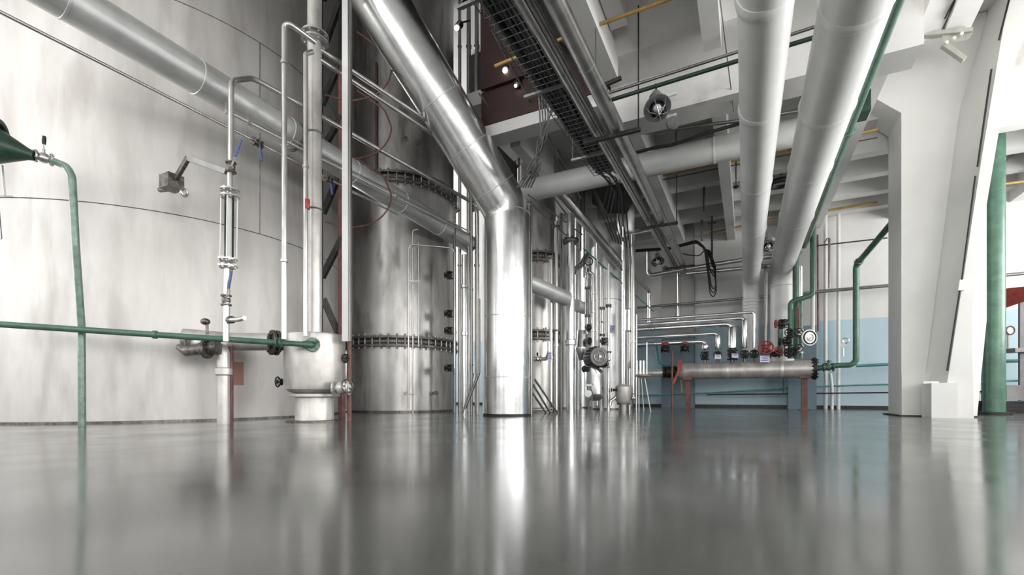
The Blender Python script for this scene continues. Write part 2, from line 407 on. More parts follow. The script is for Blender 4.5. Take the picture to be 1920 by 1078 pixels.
def ball_valve(p, ax, lever, r, label, grip='blue_grip', body='forged', stem=(0, 0, 1), name='ball_valve', lev=None, group=None, bolts=6):
    p = V(p); ax = V(ax).normalized(); st = V(stem).normalized(); lv = V(lever).normalized(); lev = lev or r*5
    t = thing(name, p, label, 'valve', group)
    part('body', MB().lathe(p-ax*r*1.6, ax, [(r*.8, 0), (r*1.0, r*.5), (r*1.35, r*1.1), (r*1.4, r*2.1), (r*1.0, r*2.7), (r*.8, r*3.2)], 20), body, t)
    for s_ in (-1, 1):
        f = MB(); flange(f, p+ax*s_*r*1.6, ax, r*1.75, r*.45, bolts); part('flange', f, body, t)
    part('stem', MB().cyl(p, p+st*r*2.5, r*.35, 10), body, t)
    a0 = p+st*r*2.3
    lv_o = part('lever', MB().bar(a0-lv*r*.6, a0+lv*lev*.55, r*.6, r*.2, st), body, t)
    part('grip', MB().tube([a0+lv*lev*.4, a0+lv*lev*.7, a0+lv*lev], [r*.42, r*.5, r*.42], 0, 10), grip, lv_o)
    return t
def gate_valve(p, ax, up, r, label, wheel='red_paint', body='forged', hw=None, name='gate_valve', group=None, hs=3.6, bolts=6):
    p = V(p); ax = V(ax).normalized(); up = V(up).normalized(); hw = hw or r*2
    t = thing(name, p, label, 'valve', group)
    b = MB().lathe(p-ax*r*1.7, ax, [(r*.85, 0), (r*.9, r*.5), (r*1.45, r*1.2), (r*1.45, r*2.2), (r*.9, r*2.9), (r*.85, r*3.4)], 20)
    b.lathe(p, up, [(r*1.1, 0), (r*.95, r*1.6), (r*1.35, r*1.65), (r*1.35, r*1.95), (r*.5, r*2.1), (r*.45, r*2.6)], 18); part('body', b, body, t)
    for s_ in (-1, 1):
        f = MB(); flange(f, p+ax*s_*r*1.7, ax, r*1.8, r*.4, bolts); part('flange', f, body, t)
    st_o = part('stem', MB().cyl(p+up*r*2.4, p+up*r*(hs+.5), r*.18, 8), body, t)
    h = MB(); handwheel(h, p+up*r*hs, up, hw); part('handwheel', h, wheel, st_o)
    return t
def pipe(name, pts, r, m_, label, cat='pipe', R=None, n=14, group=None, bands=None, bandm=None, couplings=(), end_flanges=0):
    mb = MB().tube(pts, r, R if R is not None else r*3, n); o = solid(name, mb, m_, label, cat, group)
    P = fillet(pts, R if R is not None else r*3)
    if bands:
        L_ = 0; nxt = bands*.5
        for a, b in zip(P, P[1:]):
            d = (b-a).length
            while nxt <= L_+d and d > .04:
                c = a+(b-a)*((nxt-L_)/d); dd = (b-a).normalized()
                part('clamp_band', MB().lathe(c-dd*.012, dd, [(r*1.0, 0), (r*1.035, .003), (r*1.035, .021), (r*1.0, .024)], n+6), bandm or m_, o); nxt += bands
            L_ += d
            if nxt < L_: nxt = L_+bands*.3
    if end_flanges:
        for q, d in ((P[0], P[1]-P[0]), (P[-1], P[-1]-P[-2])):
            f = MB(); flange(f, q, d, r*1.8, r*.5, 6); part('flange', f, m_, o)
    for (i, f_) in couplings:
        a, b = V(pts[i]), V(pts[i+1]); c = a+(b-a)*f_; dd = (b-a).normalized(); h = max(.012, r*.7)
        part('coupling', MB().lathe(c-dd*h, dd, [(r, 0), (r*1.35, h*.25), (r*1.35, h*1.75), (r, h*2)], n), m_, o)
    return o

# ============================================================ TANKS
def camxy(xc, d, z=0.0): return V((-SN*d+CS*xc, CS*d+SN*xc, z))
def tank(c, R, ztop, m_, label, seams=(), flanges=(), name='storage_tank', n=96, base=.03):
    c = V(c); t = thing(name, (c.x, c.y, 0), label, 'tank')
    part('shell', MB().lathe((c.x, c.y, 0), (0, 0, 1), [(R, 0), (R, ztop)], n), m_, t)
    for z in seams:
        part('weld_seam', MB().torus((c.x, c.y, z), (0, 0, 1), R, .006, n, 6), 'forged', t)
    for z in flanges:
        f = MB(); 
        for dz in (-.07, 0, .07): f.lathe((c.x, c.y, z+dz-.022), (0, 0, 1), [(R, 0), (R*1.0+(.08 if dz else .04), .003), (R+(.08 if dz else .04), .041), (R, .044)], n)
        bl = part('flange_ring', f, 'forged', t)
        part('gasket', MB().lathe((c.x, c.y, z-.05), (0, 0, 1), [(R+.03, 0), (R+.03, .1)], n), 'black_iron', bl)
        g = MB(); k_ = int(2*PI*R/.13)
        for k in range(k_):
            a = 2*PI*k/k_; g.lathe((c.x+(R+.045)*math.cos(a), c.y+(R+.045)*math.sin(a), z-.125), (0, 0, 1), [(.016, 0), (.016, .25)], 6)
        part('bolt_circle', g, 'pipe_dark', bl)
    if base: part('base_ring', MB().lathe((c.x, c.y, 0), (0, 0, 1), [(R+.03, 0), (R+.03, base), (R, base+.004)], n), 'forged', t)
    return t
T1 = camxy(-5.09, 7.06); R1 = 2.35
t1 = tank(T1, R1, 7.6, 'tank_steel', 'huge pale steel storage tank filling the left side', base=.02)
zs1 = H+(740-381)/F*4.85; zs2 = H+2.19*(zs1-H)
for z in (zs1, zs2): part('weld_seam', MB().torus((T1.x, T1.y, z), (0, 0, 1), R1, .005, 128, 6), 'forged', t1)
# short vertical weld lines and stains' plates on the tank skin
def on_tank(px, py, c, R, off=0.0):
    o = V((0, 0, H)); d = (at(px, py, 1)-o); d2 = V((d.x, d.y)); e = V((-c.x, -c.y)); RR = R+off
    a = d2.dot(d2); b = 2*d2.dot(e); cc = e.dot(e)-RR*RR; disc = b*b-4*a*cc
    t = (-b-math.sqrt(max(0, disc)))/(2*a); return o+d*t
q = [on_tank(487, y, T1, R1, .0) for y in (60, 458)]
part('weld_seam', MB().tube([V((q[0].x, q[0].y, zs1)), V((q[0].x, q[0].y, zs2))], .005, 0, 6), 'forged', t1)
a, b_ = on_tank(436, 678, T1, R1, .004), on_tank(456, 722, T1, R1, .004)
pp = MB(); pp.loft([V((a.x, a.y, a.z)), V((b_.x, b_.y, a.z)), V((b_.x, b_.y, b_.z)), V((a.x, a.y, b_.z))], [V((a.x+.02, a.y-.0, a.z))-V((.03, -.02, 0)), V((b_.x-.01, b_.y+.02, a.z)), V((b_.x-.01, b_.y+.02, b_.z)), V((a.x-.01, a.y+.02, b_.z))])
part('painted_patch', pp, 'rust_patch', t1, 'faded red painted rectangle')
T2 = camxy(-2.08, 8.74); R2 = .98
zl = H+(740-638)/F*7.65; zu = H+(740-328)/F*7.7
t2 = tank(T2, R2, 7.9, 'column_steel', 'tall mottled steel column with bolted flange rings left of the duct', (), (zl, zu), 'distillation_column')
def nozzle(px, py, L=.06, r=.03):
    p = on_tank(px, py, T2, R2); ax = (p-V((T2.x, T2.y, p.z))).normalized()
    nz = MB().cyl(p-ax*.02, p+ax*L, r*.6, 12); flange(nz, p+ax*L, ax, r, .015, 6); part('nozzle', nz, 'pipe_dark', t2)
nozzle(760, 262); nozzle(783, 268); nozzle(762, 737); nozzle(812, 737, .09, .04)
# columns beyond the duct
def col(px, d, wpx, zt, label, fl=(), m_='column_steel', name='process_column', seams=()):
    r = wpx/2/F*d; p = gnd(px, d); return tank(p, r, zt, m_, label, seams, fl, name, 48)
zf = lambda py, d: H+(HY-py)/F*d
col(1006, 8.6, 72, 4.44, 'steel column with two flange rings just right of the duct', (zf(482, 8.3), zf(628, 8.3)))
col(1058, 10.2, 42, 4.44, 'slim dull column behind the bright floor-to-ceiling pipe', ())
c5 = col(1137, 9.6, 56, 3.3, 'bright steel column carrying the blue mark at the tank row end', (), 'cladding_rough', seams=(zf(560, 9.3),))
col(1107, 10.6, 34, 4.44, 'narrow column half hidden behind the gauge glasses', (), 'cladding_rough')
col(1176, 10.8, 24, 4.2, 'dark narrow column last before the blue wall', ())
p = gnd(1173, 9.4); rr = 16/F*9.4
t = thing('hanging_drum', (p.x, p.y, zf(440, 9.4)), 'plain steel drum hung under the brown hood', 'drum')
part('shell', MB().lathe((p.x, p.y, zf(440, 9.4)), (0, 0, 1), [(rr*.9, 0), (rr, .03), (rr, zf(385, 9.4)-zf(440, 9.4)), (rr*.9, zf(380, 9.4)-zf(440, 9.4))], 32), 'cladding_rough', t)
part('hanger', MB().cyl((p.x, p.y, zf(380, 9.4)-.02), (p.x, p.y, ZS), .03, 12), 'pipe_dark', t)

# ============================================================ BIG DUCTS
d0 = 6.74
pts = [at(951, 779, d0), at(951, 396, d0), at(712, 0, 5.7), at(640, -120, 5.38)]; pts[0].z = 0
dr = .327
du = pipe('insulated_duct', pts, dr, 'cladding', 'huge shiny foil-clad duct rising from floor and bending left', 'duct', .45, 48)
for py in (596, 708, 403):
    q = at(951, py, d0); part('clamp_band', MB().lathe(q-V((0, 0, .006)), (0, 0, 1), [(dr, 0), (dr+.004, .003), (dr+.004, .009), (dr, .012)], 48), 'cladding_rough', du)
ax = (pts[2]-pts[1]).normalized()
for f_ in (.35, .95, 1.6):
    q = pts[1]+ax*f_; part('clamp_band', MB().lathe(q, ax, [(dr, 0), (dr+.004, .003), (dr+.004, .009), (dr, .012)], 48), 'cladding_rough', du)
a_, b_ = frame(V((0, 0, 1)))
part('lap_seam', MB().bar(at(951, 779, d0)+V((-.30, -.16, .02)), at(951, 420, d0)+V((-.30, -.16, 0)), .03, .012), 'cladding_rough', du)
part('base_collar', MB().lathe((pts[0].x, pts[0].y, 0), (0, 0, 1), [(dr+.02, 0), (dr+.02, .03), (dr, .034)], 48), 'black_iron', du)
XL = -4.55
pa, pb = onX(60, -80, XL), onX(872, 452, XL)
pa = onX(-120, -170, XL)
pl_ = [onX(-60, -112, XL), onX(431, 181, XL), onX(878, 457, XL)]
lo = pipe('insulated_pipe', pl_, .154, 'cladding_rough', 'wide insulated pipe crossing in front of both big tanks', 'pipe', 0, 36, bands=.95)
part('saddle_strap', MB().torus(onX(552, 257, XL), pl_[2]-pl_[1], .158, .012, 30, 6), 'forged', lo)
e = pl_[2]
part('end_cap', MB().lathe(e, (pl_[2]-pl_[1]), [(.16, -.02), (.16, .03), (.02, .04)], 30), 'pipe_dark', lo)
# pair of white insulated pipes along the ceiling
X1, X2 = .10, .70; 
p1e = onY(1408, 525, 11.5); p2e = onY(1466, 500, 11.4)
p1s = onZ(1436, 0, p1e.z); p2s = onZ(1606, 0, p2e.z); p1s += (p1s-p1e).normalized()*2; p2s += (p2s-p2e).normalized()*2
w1 = pipe('white_pipe', [p1s, p1e, V((p1e.x, p1e.y, 1.2))], .165, 'white_duct', 'narrower of the two white wrapped pipes under the ceiling', 'pipe', .3, 40, 'white wrapped ceiling pipes')
w2 = pipe('white_pipe', [p2s, p2e, V((p2e.x, p2e.y, .97))], .225, 'white_duct', 'wider white wrapped pipe beside the long green pipe', 'pipe', .4, 44, 'white wrapped ceiling pipes')
for (o, x, z, r, ys) in ((w1, .10, p1e.z, .165, (2.35, 3.3, 4.6, 6.2, 7.9, 9.6)), (w2, .67, p2e.z, .225, (2.6, 3.9, 5.2, 6.5, 8.2))):
    for y in ys:
        part('wrap_fold', MB().tube([V((x, y-.05, z)), V((x, y-.02, z)), V((x, y, z)), V((x, y+.02, z)), V((x, y+.05, z))], [r, r*1.03, r*1.045, r*1.03, r], 0, 40), 'white_duct', o)
for (o, p_, r) in ((w1, p1e, .165), (w2, p2e, .225)):
    for k in range(4 if o == w1 else 1):
        part('wrap_fold', MB().torus((p_.x, p_.y, p_.z-.42-k*.07), (0, 0, 1), r, .016, 36, 8), 'white_duct', o)
# cross duct behind the girder
zc = zf(290, 6.55)
cd = pipe('cross_duct', [V((-3.9, 7.0, zc)), V((1.1, 7.0, zc))], .17, 'white_duct', 'white painted duct crossing under the ceiling behind the lamp', 'duct', 0, 32, bands=1.4)
for x in (-.9, .3): part('hanger', MB().cyl((x, 7.0, zc+.16), (x, 7.0, ZS), .012, 8), 'pipe_dark', cd)
# silver service pipes running to the back wall
XA = -1.256
def yrun(px0, py0, px1, py1, X): return [onX(px0, py0, X), onX(px1, py1, X)]
a1 = V((XA, .8, 3.19)); 
sp = pipe('service_pipe', [a1, V((XA, 11.6, 3.19))], .075, 'pipe_steel', 'thickest of the parallel silver pipes running to the back wall', 'pipe', 0, 24, 'parallel pipes along the cable tray', bands=2.1)
for x, r, z, lb in ((-1.40, .026, 3.17, 'thin silver pipe hugging the thickest service pipe'), (-1.475, .04, 3.19, 'silver pipe furthest left of the parallel ceiling run')):
    pipe('service_pipe', [V((x, .8, z)), V((x, 11.5, z))], r, 'pipe_steel' if r > .03 else 'pipe_dark', lb, 'pipe', 0, 16, 'parallel pipes along the cable tray')
for y in (5.0, 8.0, 10.8):
    t = thing('pipe_hanger', (-1.35, y, 3.08), {5.0: 'angle bracket under the parallel pipes nearest the opening', 8.0: 'angle bracket under the parallel pipes past the cross duct', 10.8: 'angle bracket under the parallel pipes close to the back wall'}[y], 'bracket', 'brackets under the parallel pipes')
    part('crossbar', MB().box((-1.62, y-.02, 3.075), (-1.0, y+.02, 3.115)), 'dark_brace', t)
    part('rod', MB().cyl((-1.02, y, 3.09), (-1.02, y, 3.9 if y != 5.0 else ZS), .008, 8), 'dark_brace', t)
# wire mesh cable tray
tr = thing('cable_tray', (-1.72, 1, 3.28), 'grey wire mesh cable tray full of cables under the opening', 'cable tray')
x0, x1, z0, z1 = -1.86, -1.58, 3.28, 3.36; yE = 6.2
wm = MB()
for x, z in ((x0, z1), (x0, z0), (x0+.07, z0), (x0+.14, z0), (x0+.21, z0), (x1, z0), (x1, z1)): wm.cyl((x, 1, z), (x, yE, z), .0045, 6)
y = 1.0
while y < yE:
    wm.tube([V((x0, y, z1)), V((x0, y, z0)), V((x1, y, z0)), V((x1, y, z1))], .0035, 0, 6); y += .085
part('wire_mesh', wm, 'cable_grey', tr)
for y in (3.0, 4.2, 5.6):
    part('support_arm', MB().box((x0-.12, y, z0-.03), (x1+.12, y+.03, z0-.005)), 'pipe_dark', tr)
part('hanger', MB().cyl((x0-.1, 5.61, z0-.02), (x0-.1, 5.61, 3.9), .01, 8), 'pipe_dark', tr)
for k in range(48):
    x = random.uniform(x0+.02, x1-.02); z = z0+.02+random.random()*.05
    P = [V((x+random.uniform(-.02, .02), 1+j*.4, z+random.uniform(-.006, .012))) for j in range(14)]
    P[0].x = x
    solid('cable', MB().tube(P, random.choice((.008, .011, .014)), .3, 7, nb=2), 'cable_grey' if k % 3 else 'black_iron', 'grey and black cables lying along the wire mesh tray', 'cable', 'cables in the wire mesh tray')
# cables falling from the tray end to the columns
for k in range(7):
    s_ = V((x0+.03+k*.035, 6.15, 3.31)); e_ = at(1150+k*5, 452+k*2, 9.0)
    m1 = at(1145+k*4, 335+(k % 3)*12, 6.9); m2 = at(1128+k*8, 400+k*3, 7.9)
    solid('cable', MB().tube([s_, m1, m2, e_], .011, .4, 7), 'black_iron', 'black cable sagging from the tray end toward the drum', 'cable', 'cables sagging from the tray end')
for k in range(6):   # pale bundle looping down beside the duct bend
    o_ = k*.022
    P = [V((*at(1010+k*6, 150, 5.5+.05*(k % 3)).xy, 4.4)), at(1010+k*5, 170, 5.5+.05*(k % 3)), at(1013+k*5, 235-k*6, 5.6), at(1018+k*2-(k % 3)*7, 275-k*5, 5.6+.04*(k % 2)), at(998+k*3, 302+(k % 3)*6, 5.7), at(970+k*5, 352, 5.9)]
    solid('cable', MB().tube(P, .010, .1, 7), 'cable_grey', 'pale cable dropping in a bundle to the top of the duct bend', 'cable', 'pale cables above the duct bend')
# brown hood under the slab
t = thing('extract_hood', at(1140, 372, 8.6), 'brown tapered hood under the ceiling left of the service pipes', 'hood')
A = [at(1110, 355, 8.4), at(1185, 352, 8.4), at(1185, 352, 9.3), at(1110, 355, 9.3)]
B = [at(1138, 400, 8.7), at(1176, 400, 8.7), at(1176, 400, 9.2), at(1138, 400, 9.2)]
for p_ in A: p_.z = ZS-.35
part('shell', MB().loft(B, A), 'upper_brown', t); part('rim', MB().loft(A, [p_+V((0, 0, .1)) for p_ in A]), 'red_brown', t)
part('hanger', MB().cyl(A[0]+V((.1, .1, .05)), V((A[0].x+.1, A[0].y+.1, ZS)), .015, 8), 'pipe_dark', t)

# ============================================================ LEFT TANK PIPEWORK
XT = -4.4
o = pipe('thin_pipe', [onX(-20, 12, XT), onX(430, 240, XT), onX(745, 402, XT)], .013, 'pipe_steel', 'long thin bright pipe running below the wide insulated pipe', 'pipe', 0, 12)
# channel rail under/over the insulated pipe
ra, rb = onX(426, 209, -4.34), onX(881, 440, -4.34)
t = thing('channel_rail', ra, 'double steel channel rail hung along the wide insulated pipe', 'rail')
for dz in (0.0, .05): part('rail', MB().bar(ra+V((0, 0, dz)), rb+V((0, 0, dz)), .022, .014), 'pipe_steel' if dz else 'white_paint', t)
for f_ in (0.0, .05, .55): part('cleat', MB().bar(ra.lerp(rb, f_)+V((0, 0, -.02)), ra.lerp(rb, f_)+V((0, 0, .075)), .03, .03), 'pipe_steel', t)
g0 = 4.25
o = pipe('gooseneck_pipe', [at(433, 322, g0), at(433, 152, g0), at(474, 146, 4.75), at(895, 385, 7.3), at(896, 776, 7.3)], .026, 'pipe_steel', 'looping steel pipe rising from the sight glass then sloping to the duct', 'pipe', .2, 18)
# ---- sight glass
gx = 430
t = thing('sight_glass', at(gx, 500, g0), 'tall glass level gauge with four rods on the huge tank', 'gauge')
fl_ = MB()
for py in (357, 369): flange(fl_, at(gx, py, g0), (0, 0, 1), .082, .018, 8, .010)
part('top_flange', fl_, 'pipe_steel', t)
fl_ = MB()
for py in (487, 500): flange(fl_, at(gx-3, py, g0), (0, 0, 1), .082, .018, 8, .010)
part('bottom_flange', fl_, 'pipe_steel', t)
part('glass_tube', MB().cyl(at(gx-1, 487, g0), at(gx, 370, g0), .038, 24), 'glass', t)
part('inner_tube', MB().cyl(at(gx-1, 487, g0), at(gx, 370, g0), .02, 12), 'white_paint', t)
for k in range(4):
    an = PI/4+k*PI/2; o_ = V((math.cos(an)*.066, math.sin(an)*.066, 0)); part('tie_rod', MB().cyl(at(gx-2, 492, g0)+o_, at(gx, 364, g0)+o_, .006, 8), 'white_paint', t)
part('neck', MB().cyl(at(gx+1, 357, g0), at(gx+1, 318, g0), .024, 16), 'pipe_steel', t)
part('tail', MB().cyl(at(gx-4, 500, g0), at(gx-6, 640, g0), .026, 16), 'pipe_steel', t)
L_ = (at(440, 262, g0-.05)-at(428, 295, g0-.05)).normalized()
ball_valve(at(433, 314, g0), (0, 0, 1), L_, .026, 'blue levered valve directly above the sight glass', stem=at(433, 314, g0-1)-at(433, 314, g0), lev=.27)
L_ = (at(430, 510, g0)-at(421, 560, g0)).normalized()
ball_valve(at(424, 563, g0), (0, 0, 1), L_, .026, 'blue levered valve directly below the sight glass', stem=at(424, 563, g0-1)-at(424, 563, g0), lev=.27)
sp_ = pipe('drain_spout', [at(424, 600, g0), at(448, 599, g0-.12), at(458, 596, g0-.16)], .02, 'pipe_steel', 'short open spout below the lower sight glass valve', 'spout', .03, 14)
part('coupling', MB().lathe(at(428, 600, g0), at(440, 599, g0-.06)-at(428, 600, g0), [(.028, 0), (.034, .02), (.034, .07), (.022, .09)], 12), 'forged', sp_)
# bracket with arms
t = thing('gauge_bracket', at(325, 345, 4.6), 'folding steel bracket arm holding the sight glass to the tank', 'bracket')
part('arm', MB().bar(at(424, 322, g0), at(352, 297, g0+.1), .03, .045), 'pipe_dark', t)
part('arm', MB().bar(at(352, 297, g0+.1), at(330, 335, 4.45), .03, .05), 'forged', t)
part('mounting_block', MB().box(*(lambda p: (p-V((.09, .07, .07)), p+V((.07, .07, .06))))(at(323, 341, 4.5))), 'forged', t)
part('stub', MB().cyl(at(300, 356, 4.75), at(340, 352, 4.55), .025, 12), 'forged', t)
part('clamp', MB().torus(at(345, 361, 4.55), (1, .3, 0), .035, .012, 18, 8), 'pipe_steel', t)
part('stub', MB().cyl(at(323, 345, 4.5), on_tank(318, 345, T1, R1-.03), .03, 12), 'forged', t)
# ball valves on the thin pipe
for px, py, lb in ((482, 268, 'blue levered valve on the thin pipe right of the gooseneck'), (615, 336, 'blue levered valve on the thin pipe behind the white post')):
    p_ = onX(px, py, XT); ball_valve(p_, (0, 1, -.0), V((0.05, .1, -1)), .026, lb, stem=V((1, -.3, .1)), lev=.2)
p_ = onX(482, 268, XT)
# ---- vertical pipes between the tanks
d1 = 4.7
o = pipe('riser_pipe', [at(533, 636, d1), at(533, 47, d1), at(545, 46, d1), at(592, 80, d1+.15)], .027, 'pipe_steel', 'left riser pipe bending over at its top beside the thick riser', 'pipe', .05, 16, couplings=((0, .25), (0, .88)))
o = pipe('riser_pipe', [at(573, 630, 4.9), at(573, 101, 4.9), at(586, 97, 4.95)], .025, 'pipe_steel', 'slim riser pipe tight against the left of the thick riser', 'pipe', .04, 16, couplings=((0, .6),))
part('tape', MB().lathe(at(576, 385, 4.9)-V((0, 0, .04)), (0, 0, 1), [(.026, 0), (.028, .004), (.028, .1), (.026, .104)], 14), 'red_paint', o)
dV = 5.1
o = pipe('thick_riser', [at(590, 628, dV), V((at(590, 0, dV).x, at(590, 0, dV).y, 7.9))], .075, 'vessel_steel', 'thick pale riser pipe standing on the round vessel', 'pipe', 0, 28)
for py in (251, 394):
    part('pipe_clamp', MB().torus(at(590, py, dV), (0, 0, 1), .079, .009, 26, 6), 'pipe_dark', o)
cl_ = MB()
for py in (66, 78): flange(cl_, at(591, py, dV), (.05, 0, 1), .14, .022, 8, .014)
part('flange_joint', cl_, 'pipe_steel', o)
dP = 5.15
pz = gnd(650, dP)
t = thing('steel_post', pz, 'white painted square post standing between the two tanks', 'post')
c0 = at(648, 770, dP); 
def post(pxc, wpx, d, y0, y1, name, m_, par): 
    a = at(pxc, y0, d); b = at(pxc, y1, d); h = wpx/2/F*d
    return part(name, MB().bar(a, b, 2*h, 2*h, (-SN, CS, 0)), m_, par)
a = at(648, 640, dP); b = at(648, -60, dP)
part('web', MB().bar(a, b, .062, .05, (-SN, CS, 0)), 'white_paint', t)
part('side_channel', MB().bar(at(656, 640, dP+.03), at(656, -60, dP+.03), .03, .06, (-SN, CS, 0)), 'pipe_dark', t)
o = pipe('red_brown_pipe', [gnd(655, 5.3), at(655, 300, 5.3)], .027, 'red_brown', 'rusty red pipe standing beside the round vessel', 'pipe', 0, 14)
gate_valve(at(653, 672, 5.35), (0, 0, 1), V((SN, -CS, 0)), .026, 'small dark valve on the rusty red pipe', 'black_iron', hw=.04)
# rails across the tank tops
for k, (A_, B_, r_) in enumerate(((((600, 93), 5.1), ((648, 128), 5.3), .0), (((600, 112), 5.1), ((648, 146), 5.3), .0))):
    a = at(*A_[0], A_[1]); b = at(*B_[0], B_[1]); e = at(*((905, 300) if k == 0 else (900, 312)), 6.9) if False else at(*((800, 227), (790, 238))[k], 6.15)
    e2 = b+(e-b)*1.35
    pipe('sloping_rail', [a, e2], .024, 'pipe_steel', ('upper', 'lower')[k]+' of two parallel pipes sloping behind the big duct', 'pipe', 0, 14, 'parallel sloping pipes by the duct')
# bracing tower behind the post
t = thing('braced_mast', gnd(637, 6.5), 'black and maroon braced steel mast between the two tanks', 'mast')
dm = 6.5
part('leg', MB().bar(V((*gnd(641, dm).xy, 0)), at(641, 118, dm), .07, .07), 'maroon', t)
part('leg', MB().bar(at(641, 118, dm), V((*at(641, 0, dm).xy, 7.9)), .07, .07), 'black_iron', t)
part('leg', MB().bar(V((*gnd(600, dm+.2).xy, 0)), V((*at(600, 0, dm+.2).xy, 7.9)), .06, .06), 'dark_brace', t)
for (x_, y_, X_, Y_) in ((636, 8, 606, 95), (640, 112, 604, 196), (641, 218, 612, 268), (640, 318, 606, 400), (642, 445, 604, 520), (606, 560, 641, 640), (641, -90, 606, 0)):
    part('brace', MB().bar(at(x_, y_, dm-.02), at(X_, Y_, dm+.1), .05, .085), 'dark_brace', t)
# red hoop cables round the mast
def hoop(py, lab, w=(640, 735), drop=30):
    d_ = 6.0; P = [at(w[0]-30, py-12, d_+.3), at(w[0]+15, py, d_), at(w[0]+60, py-8, 5.9), at(w[1]-8, py-32, 5.9), at(w[1], py-60, 6.0), at(w[1]-14, py-95, 6.1), at(w[0]+30, py-130, 6.2)]
    solid('hoop_cable', MB().tube(P, .011, .3, 8), 'red_brown', lab, 'cable', 'red cables looping round the mast')
hoop(190, 'highest dark red cable loop beside the white post'); hoop(300, 'middle dark red cable loop beside the white post'); hoop(428, 'lowest dark red cable loop beside the white post')
pipe('red_brown_pipe', [on_tank(706, 328, T2, R2, .02), V((*on_tank(706, 328, T2, R2, .02).xy, zf(105, 7.6)))], .02, 'maroon', 'thin maroon pipe down the face of the flanged column', 'pipe', 0, 10)

# ---- round vessel
dve = 5.3; c = gnd(590, dve); Rv = 53/F*dve
t = thing('condensate_vessel', c, 'round pale steel vessel on a short pedestal before the tanks', 'vessel')
zt, zb = zf(628, dve), zf(735, dve)
part('shell', MB().lathe((c.x, c.y, 0), (0, 0, 1), [(.18, zb-.02), (Rv*.8, zb), (Rv*.95, zb+.03), (Rv, zb+.09), (Rv, zt-.03), (Rv*.985, zt-.008), (Rv*.95, zt), (.05, zt+.03)], 56), 'vessel_steel', t)
part('bottom_flange', MB().lathe((c.x, c.y, 0), (0, 0, 1), [(.26, zb-.055), (.27, zb-.05), (.27, zb-.022), (.26, zb-.018)], 40), 'vessel_steel', t)
part('pedestal', MB().lathe((c.x, c.y, 0), (0, 0, 1), [(.215, 0), (.205, .02), (.205, zb-.05)], 40), 'vessel_steel', t)
part('base_plate', MB().lathe((c.x, c.y, 0), (0, 0, 1), [(.30, 0), (.30, .012), (.21, .018)], 32), 'forged', t)
fr = V((SN, -CS, 0)); rt = V((CS, SN, 0))
gate_valve(at(534, 716, dve-.05)-rt*.0, rt, -rt, .022, 'small black handwheel valve low on the vessel left side', 'black_iron', 'black_iron', hw=.055)
v = gate_valve(at(640, 727, dve-.25), rt, rt+fr*.6+V((0, 0, .2)), .045, 'rusty valve low on the vessel right side', 'forged', 'vessel_steel', hw=.07, hs=2.2)
t = thing('inlet_joint', at(515, 642, 5.15), 'rusty bolted flange joint where the pipe enters the vessel', 'flange joint')
f = MB(); axj = at(540, 644, 5.25)-at(500, 640, 5.1)
for q in (0, .05): flange(f, at(510, 642, 5.15)+axj.normalized()*q, axj, .14, .03, 10, .016)
part('flange', f, 'forged', t)
part('nozzle', MB().cyl(at(512, 642, 5.15), at(548, 646, 5.25), .08, 20), 'forged', t)
pipe('inlet_pipe', [at(505, 641, 5.12), at(440, 641, 5.05), at(395, 637, 5.0), at(345, 633, 4.95)], .095, 'vessel_steel', 'wide steel pipe from the low dome into the vessel', 'pipe', .1, 24)
t = thing('valve_dome', at(400, 640, 4.95), 'low domed steel cover behind the green pipe', 'dome')
part('dome', MB().ball(at(398, 645, 4.98), .23, 28, 12, (1, .8, .55)), 'vessel_steel', t)
part('stem', MB().cyl(at(388, 632, 4.85), at(388, 606, 4.85), .014, 10), 'forged', t)
part('knob', MB().ball(at(385, 603, 4.85), .045, 12, 8, (1, 1, .8)), 'forged', t)
t = thing('pipe_elbow_joint', at(380, 655, 4.8), 'dark rusty joint left of the low dome', 'pipe joint')
f = MB(); f.tube([at(335, 650, 4.85), at(350, 658, 4.8), at(390, 653, 4.75), at(410, 650, 4.75)], [.03, .055, .06, .07], 0, 16)
part('body', f, 'forged', t); f = MB(); flange(f, at(388, 654, 4.75), rt, .10, .035, 6); part('flange', f, 'forged', t)
part('lever', MB().bar(at(337, 628, 4.85), at(352, 635, 4.85), .04, .02), 'blue_grip', t); part('stem', MB().cyl(at(347, 633, 4.85), at(350, 658, 4.8), .01, 8), 'forged', t)
pipe('down_pipe', [at(400, 652, 4.85), at(419, 655, 4.85), V((*gnd(419, 4.85).xy, 0))], .06, 'vessel_steel', 'short fat pipe dropping to the floor below the dome', 'pipe', .1, 22, couplings=((1, .3),))
pipe('down_pipe', [at(433, 650, 4.95), V((*gnd(433, 4.95).xy, 0))], .024, 'maroon', 'thin maroon pipe dropping beside the fat pipe', 'pipe', 0, 12)
# ---- green pipes
o = pipe('green_pipe', [at(-30, 606, 4.2), at(300, 628, 4.5), at(560, 645, 4.84), at(578, 646, 4.9)], .029, 'green_paint', 'straight green pipe running from left edge to the vessel', 'pipe', .2, 18, couplings=((0, .97),))
t = thing('green_elbow', at(583, 646, 4.92), 'green bolted elbow fitting on the vessel front', 'fitting')
f = MB(); flange(f, at(586, 646, 4.96), V((SN, -CS, 0))*.8+rt*.5, .075, .04, 4, .014); part('flange', f, 'green_paint', t)
part('body', MB().tube([at(568, 646, 4.88), at(583, 646, 4.9), at(588, 646, 5.0)], .038, .04, 16), 'green_paint', t); part('stub', MB().cyl(at(590, 642, 4.9), at(598, 641, 4.88), .012, 8), 'green_paint', t)
f = MB(); 
for q in (0, .035): flange(f, at(521, 642, 4.78)+(rt*q), rt, .05, .015, 4)
part('union', f, 'green_paint', t)
